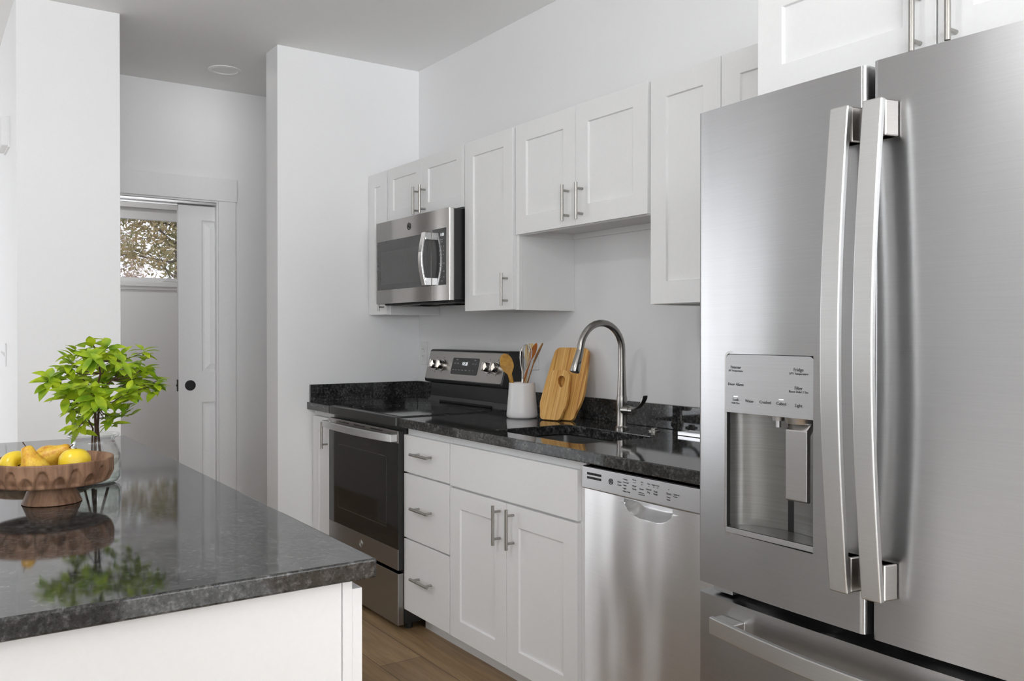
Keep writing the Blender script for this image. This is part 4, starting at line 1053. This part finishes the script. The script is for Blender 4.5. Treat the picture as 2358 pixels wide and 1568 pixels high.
pc = bc + VR * -0.150 + VD * 0.235
pc.z = ZT
t = thing('wooden_plate', 'round wooden plate cut off by the left edge behind the bowl', 'plate', pc)
MB().lathe(pc, [(0.0, 0.0), (0.070, 0.0), (0.090, 0.006), (0.102, 0.018), (0.103, 0.0205), (0.100, 0.021), (0.088, 0.013), (0.0, 0.011)], 56).done('dish', 'platewood', t, smooth=True)

# glass vase with cut branches
vc = Vector((2.0866, -2.0117, ZT))
t = thing('glass_vase', 'clear glass jar vase half full of water behind the fruit bowl', 'vase', vc)
outp = [(0.0, 0.0), (0.048, 0.0), (0.0565, 0.004), (0.0605, 0.012), (0.0610, 0.030), (0.0605, 0.065), (0.0570, 0.083), (0.0490, 0.097), (0.0455, 0.106), (0.0480, 0.112), (0.0560, 0.1160), (0.0580, 0.1190), (0.0565, 0.1215), (0.0530, 0.1210)]
inp = [(0.0450, 0.1150), (0.0425, 0.106), (0.0460, 0.096), (0.0540, 0.082), (0.0575, 0.065), (0.0580, 0.030), (0.0575, 0.015), (0.0530, 0.008), (0.0, 0.007)]
MB().lathe(vc, outp + inp, 64).done('jar', 'glass', t, smooth=True, ang=80)
MB().lathe(vc, [(0.0, 0.0074), (0.0528, 0.0084), (0.0571, 0.0150), (0.0576, 0.030), (0.0571, 0.064), (0.0, 0.064)], 64).done('water', 'water', t, smooth=True, ang=60)
t = thing('leafy_branches', 'bright green leafy branches standing in the glass vase', 'plant', vc + Vector((0, 0, 0.0085)))
PXM = 959.0
def pt(u, v, dep=0.0):                                          # a place on the plant given across/up from the vase, dep = metres further back
    return vc + VR * ((u - 216) / PXM) + VD * dep + Vector((0, 0, (1114.7 - v) / PXM))
rnd = random.Random(11)
CL = [ # across, height, depth, leaves, size, tilt towards viewer
 (212, 790, .00, 6, .046, .2), (183, 806, .03, 6, .044, .2), (192, 812, -.04, 6, .042, .3), (243, 800, .02, 7, .044, .2), (170, 834, -.02, 8, .042, .5), (203, 826, .05, 7, .042, .3), (236, 818, -.05, 7, .044, .4), (258, 826, .04, 6, .042, .2),
 (322, 812, .02, 8, .040, .1), (312, 840, .03, 6, .040, .3), (296, 836, -.03, 6, .040, .4), (335, 846, .0, 4, .038, .3),
 (128, 868, -.03, 10, .044, .6), (112, 872, .02, 7, .040, .2), (152, 850, .0, 6, .044, .3), (166, 868, .04, 7, .042, .3), (178, 880, -.02, 6, .042, .4),
 (190, 902, -.08, 10, .052, .5), (215, 876, .05, 7, .044, .3), (243, 862, .06, 7, .046, .3), (238, 888, -.07, 6, .050, .6), (258, 906, -.08, 6, .050, .8), (228, 908, -.04, 6, .048, .5), (160, 892, .03, 6, .044, .2),
 (322, 897, -.06, 11, .044, .6), (358, 886, .0, 9, .040, .4), (342, 880, .05, 7, .040, .3), (300, 872, .04, 7, .044, .3), (288, 890, .03, 6, .044, .4), (280, 850, .06, 7, .044, .2),
 (250, 928, -.07, 10, .046, .6), (280, 918, .0, 7, .044, .4), (292, 942, .01, 6, .038, .4), (176, 938, -.02, 7, .040, .4), (182, 968, .0, 6, .040, .5), (196, 980, -.03, 5, .040, .7), (266, 960, -.02, 6, .042, .3), (244, 976, .02, 4, .034, .4), (162, 926, .03, 4, .036, .1), (200, 946, .05, 4, .034, .3), (270, 880, .09, 7, .044, .2), (205, 850, .08, 7, .044, .2), (150, 880, .07, 6, .042, .2)]
def leaf(mb, o, d, nrm, L, w):
    d = d.normalized(); s_ = d.cross(nrm).normalized(); nrm = s_.cross(d).normalized()
    rows = 7; curl = rnd.uniform(0.10, 0.35); fold = rnd.uniform(0.10, 0.35); pr = None
    for k in range(rows):
        u = k / (rows - 1); hw = w * (math.sin(math.pi * min(1, u * 0.98 + 0.02) ** 0.85)) ** 0.9
        c = o + d * (L * u) - Vector((0, 0, 1)) * (curl * L * u * u)
        row = [mb.bm.verts.new(c - s_ * hw + nrm * fold * hw), mb.bm.verts.new(c), mb.bm.verts.new(c + s_ * hw + nrm * fold * hw)]
        if pr:
            for i in range(2): mb.bm.faces.new((pr[i], pr[i + 1], row[i + 1], row[i]))
        pr = row
lf = MB(); st = MB()
stems = {'a': [pt(214, 1105, .0), pt(219, 1040, .0), pt(221, 990, .0), pt(219, 930, .0), pt(224, 890, .0), pt(228, 860, .01), pt(226, 830, .0), pt(224, 806, .0), pt(214, 792, .0)],
         'b': [pt(240, 1105, .02), pt(228, 1040, .005), pt(223, 985, .005), pt(224, 930, .01), pt(232, 895, .01), pt(250, 876, .02)],
         'c': [pt(205, 1104, -.02), pt(216, 1040, -.01), pt(219, 985, -.01), pt(205, 958, -.01), pt(190, 938, -.01), pt(181, 918, -.02)],
         'd': [pt(230, 1106, -.02), pt(224, 1040, -.01), pt(226, 985, -.01), pt(231, 962, -.01), pt(238, 944, -.02), pt(249, 928, -.05)]}
rads = {'a': .0040, 'b': .0034, 'c': .0026, 'd': .0026}
sk = []
for k, p in stems.items():
    st.tube(p, [rads[k] * (1 - 0.09 * i) for i in range(len(p))], 8); sk += p[3:]
for (u, v, dp_, n, L, tl) in CL:
    c = pt(u, v, dp_)
    low = [q for q in sk if q.z < c.z - 0.004] or [sk[0]]
    b = min(low, key=lambda q: (q - c).length + 0.2 * abs(q.z - c.z))
    mid = (b + c) / 2 + Vector((0, 0, -0.10 * (c - b).length))
    st.tube([b, mid, c], [0.0016, 0.0012, 0.0008], 6)
    ax = (Vector((0, 0, 1)) - VD * tl * 1.2 + Vector((rnd.gauss(0, .25), rnd.gauss(0, .25), 0))).normalized()
    u1 = ax.cross(Vector((0.3, 0.9, 0.1))).normalized(); u2 = ax.cross(u1)
    a0 = rnd.uniform(0, 6.28)
    n = int(n * 1.6) + 1
    for i in range(n):
        a = a0 + 2 * math.pi * i / n + rnd.uniform(-.3, .3); el = rnd.uniform(-0.35, 0.7)
        d = (u1 * math.cos(a) + u2 * math.sin(a)) * math.cos(el) + ax * math.sin(el)
        o = c + ax * rnd.uniform(-.018, .008)
        leaf(lf, o, d, ax, L * rnd.uniform(.75, 1.15), L * rnd.uniform(.185, .25))
st.done('stems', 'bark', t, smooth=True)
f = lf.done('leaves', 'leaf', t, smooth=True, ang=70); f['kind'] = 'stuff'

# ------------------------------------------------------------------ things on the wall counter
kc = Vector((1.3325, -0.2232, ZT))
t = thing('utensil_crock', 'white tapered ceramic crock of kitchen utensils', 'crock', kc)
MB().lathe(kc, [(0.0, 0.0), (0.058, 0.0), (0.0650, 0.004), (0.0670, 0.012), (0.0655, 0.030), (0.0590, 0.100), (0.0560, 0.146), (0.0560, 0.150), (0.0545, 0.1505), (0.0530, 0.148), (0.0555, 0.10), (0.060, 0.02), (0.0, 0.012)], 56).done('pot', 'ceramic', t, smooth=True, ang=60)
def kp(u, v, dep=0.0):                                          # a place in the crock given across/up and how far back
    return kc + VR * ((u - 1202) / 538.0) + VD * dep + Vector((0, 0, (961.6 - v) / 538.0))
def spoon(name, label, mat, base, neck, tip, hw, hr, face, depth=0.006, cat='spoon'):
    """wooden spoon: round handle from base to neck, oval shallow head from neck to tip facing 'face'"""
    t = thing(name, label, cat, base, 'utensils in the crock')
    base, neck, tip = Vector(base), Vector(neck), Vector(tip)
    d = (tip - base).normalized(); face = (Vector(face) - d * Vector(face).dot(d)).normalized(); s_ = d.cross(face)
    mb = MB(); n = 14; seg = 20; rings = []
    L1 = (neck - base).length; L2 = (tip - neck).length
    for k in range(8):
        rings.append((base + (neck - base) * k / 7, hr * (1 + 0.15 * (k / 7)), hr * 0.7))
    for k in range(1, n + 1):
        u = k / n; w = hr + (hw - hr) * math.sin(math.pi / 2 * min(1, u / 0.45)) if u < 0.5 else hw * math.sqrt(max(0.0004, 1 - ((u - 0.5) / 0.5) ** 2))
        rings.append((neck + (tip - neck) * u, w, 0.0032 + 0.0005 * math.sin(math.pi * u)))
    RV = []
    for i, (c, a, b) in enumerate(rings):
        v = []
        for k in range(seg):
            ang = 2 * math.pi * k / seg; x = a * math.cos(ang); y = b * math.sin(ang)
            dish = -depth * (1 - (x / max(a, 1e-4)) ** 2) * (math.sin(math.pi * (i - 7) / n) if i > 7 else 0)
            v.append(mb.bm.verts.new(c + s_ * x + face * (y + dish)))
        RV.append(v)
    mb.skin(RV)
    mb.done('spoon_body', mat, t, smooth=True, ang=70)
    return t
spoon('wooden_spoon', 'mustard wooden spoon leaning left out of the crock', 'mustard', kp(1194, 946, 0), kp(1174, 862, 0), kp(1160, 814, 0), 0.0285, 0.0080, -VD)
spoon('wooden_spoon', 'orange wooden spoon leaning right behind the whisk', 'orangewood', kp(1187, 940, .02), kp(1221, 830, .025), kp(1236, 790, .03), 0.0160, 0.0045, (-VD + VR * 1.0))
spoon('wooden_spoon', 'thin brown wooden spoon seen edge-on at the right of the crock', 'brownwood', kp(1196, 942, .0), kp(1228, 838, .005), kp(1250, 790, .01), 0.0150, 0.0036, (-VD * 0.25 + VR), 0.002)
# slotted pale spatula
t = thing('slotted_spatula', 'pale yellow slotted wooden spatula behind the whisk', 'spatula', kp(1206, 940, .03), 'utensils in the crock')
mb = MB()
mb.tube([kp(1206, 940, .03), kp(1211, 880, .04), kp(1215, 830, .045)], [0.0045, 0.0042, 0.0042], 10)
c0, c1 = kp(1215, 832, .045), kp(1221, 791, .05); d = (c1 - c0)
s_ = (VR * 0.95 + VD * 0.1).normalized(); nn = d.cross(s_).normalized() * 0.002
outl = [(0.0, -.006), (0.12, -.011), (0.3, -.015), (0.6, -.0165), (0.9, -.0155), (1.0, -.012), (1.0, -.0085), (0.45, -.0080), (0.45, -.0048), (1.0, -.0048), (1.0, .0010), (0.45, .0010), (0.45, .0042), (1.0, .0045), (1.0, .012), (0.9, .0155), (0.6, .0165), (0.3, .015), (0.12, .011), (0.0, .006)]
A = [mb.bm.verts.new(c0 + d * u + s_ * w - nn) for u, w in outl]; Bq = [mb.bm.verts.new(c0 + d * u + s_ * w + nn) for u, w in outl]; mb.skin([A, Bq])
mb.done('spatula_body', 'palewood', t)
# balloon whisk
t = thing('whisk', 'steel balloon whisk standing in the middle of the crock', 'whisk', kp(1202, 930, -.02), 'utensils in the crock')
w0, w1, w2 = kp(1202, 930, -.02), kp(1203.5, 872, -.02), kp(1213, 793, -.01)
MB().tube([w0, kp(1203, 885, -.02), w1], [0.0055, 0.0058, 0.0050], 14).done('grip', 'chrome', t, smooth=True)
mb = MB(); ax = (w2 - w1); dl = ax.normalized(); u1 = (VR - dl * VR.dot(dl)).normalized(); u2 = dl.cross(u1)
for k in range(4):
    a = math.pi * k / 4 + 0.55; rd_ = u1 * math.cos(a) + u2 * math.sin(a); P = []
    for sgn in (1, -1):
        seq = [(0.0, .003), (.2, .007), (.42, .018), (.62, .0255), (.78, .0265), (.90, .021), (.97, .011), (1.0, 0.0)]
        if sgn < 0: seq = seq[::-1][1:]
        for u, r_ in seq: P.append(w1 + ax * u + rd_ * r_ * sgn + dl * (0.0015 * k if u == 1.0 else 0))
    mb.tube(P, 0.0011, 8)
mb.done('wires', 'chrome', t, smooth=True)

# bamboo boards leaning on the wall; each is built upright in its own frame, then leaned and turned
def board(label, wb, wt, h, th, hole, base, lean, turn):
    """tapered rounded outline with a teardrop finger hole; local x across, z up, front at -y"""
    t = thing('cutting_board', label, 'cutting board', base, 'bamboo cutting boards', (R(-lean), 0, R(turn)))
    n = 64; out = []
    def corner(cx, cz, r_, a0, k=6): return [(cx + r_ * math.cos(R(a0 + 90 * i / k)), cz + r_ * math.sin(R(a0 + 90 * i / k))) for i in range(k + 1)]
    rb, rt = 0.020, 0.030
    out += corner(wb * 0.74 - rb + 0.004, rb, rb, -90)
    out += [(wb * (0.74 + 0.26 * math.sin(math.pi / 2 * i / 8)) + 0.004 * (1 - i / 8), 0.025 + (0.40 * h - 0.025) * i / 8) for i in range(1, 9)]
    out += [(wb + (wt - wb) * (i / 6) ** 1.2, 0.40 * h + (h - rt - 0.40 * h) * i / 6) for i in range(1, 7)]
    out += corner(wt - rt, h - rt, rt, 0)[1:]
    out = [p for p in out]
    full = out + [(-a, b) for a, b in out[::-1]]
    hx, hz, hw, hh = hole
    m = 28; hp = []
    for i in range(m):
        a = 2 * math.pi * i / m; q = hh * math.sin(a); ww = hw * math.cos(a) * (1 + 0.30 * math.sin(a)); hp.append((hx + ww - 0.20 * q, hz + q))
    mb = MB(); V = {}
    for y in (0.0, th):
        vo = [mb.bm.verts.new((a, y, b)) for a, b in full]; vh = [mb.bm.verts.new((a, y, b)) for a, b in hp]
        es = []
        for L in (vo, vh):
            for i in range(len(L)): es.append(mb.bm.edges.new((L[i], L[(i + 1) % len(L)])))
        bmesh.ops.triangle_fill(mb.bm, use_beauty=True, edges=es, normal=(0, -1, 0)); V[y] = (vo, vh)
    for q in (0, 1):
        a, b = V[0.0][q], V[th][q]
        for i in range(len(a)): mb.bm.faces.new((a[i], a[(i + 1) % len(a)], b[(i + 1) % len(a)], b[i]))
    mb.done('board', 'bamboo', t, local=True, bevel=0.0025)
    return t
board('large bamboo cutting board leaning against the wall', 0.105, 0.090, 0.315, 0.014, (0.046, 0.250, 0.017, 0.026), (1.508, -0.168, ZT + 0.004), 20.0, 16.0)
board('small bamboo cutting board leaning on the large board', 0.068, 0.056, 0.215, 0.012, (0.020, 0.166, 0.0175, 0.025), (1.500, -0.203, ZT + 0.004), 20.0, 16.0)
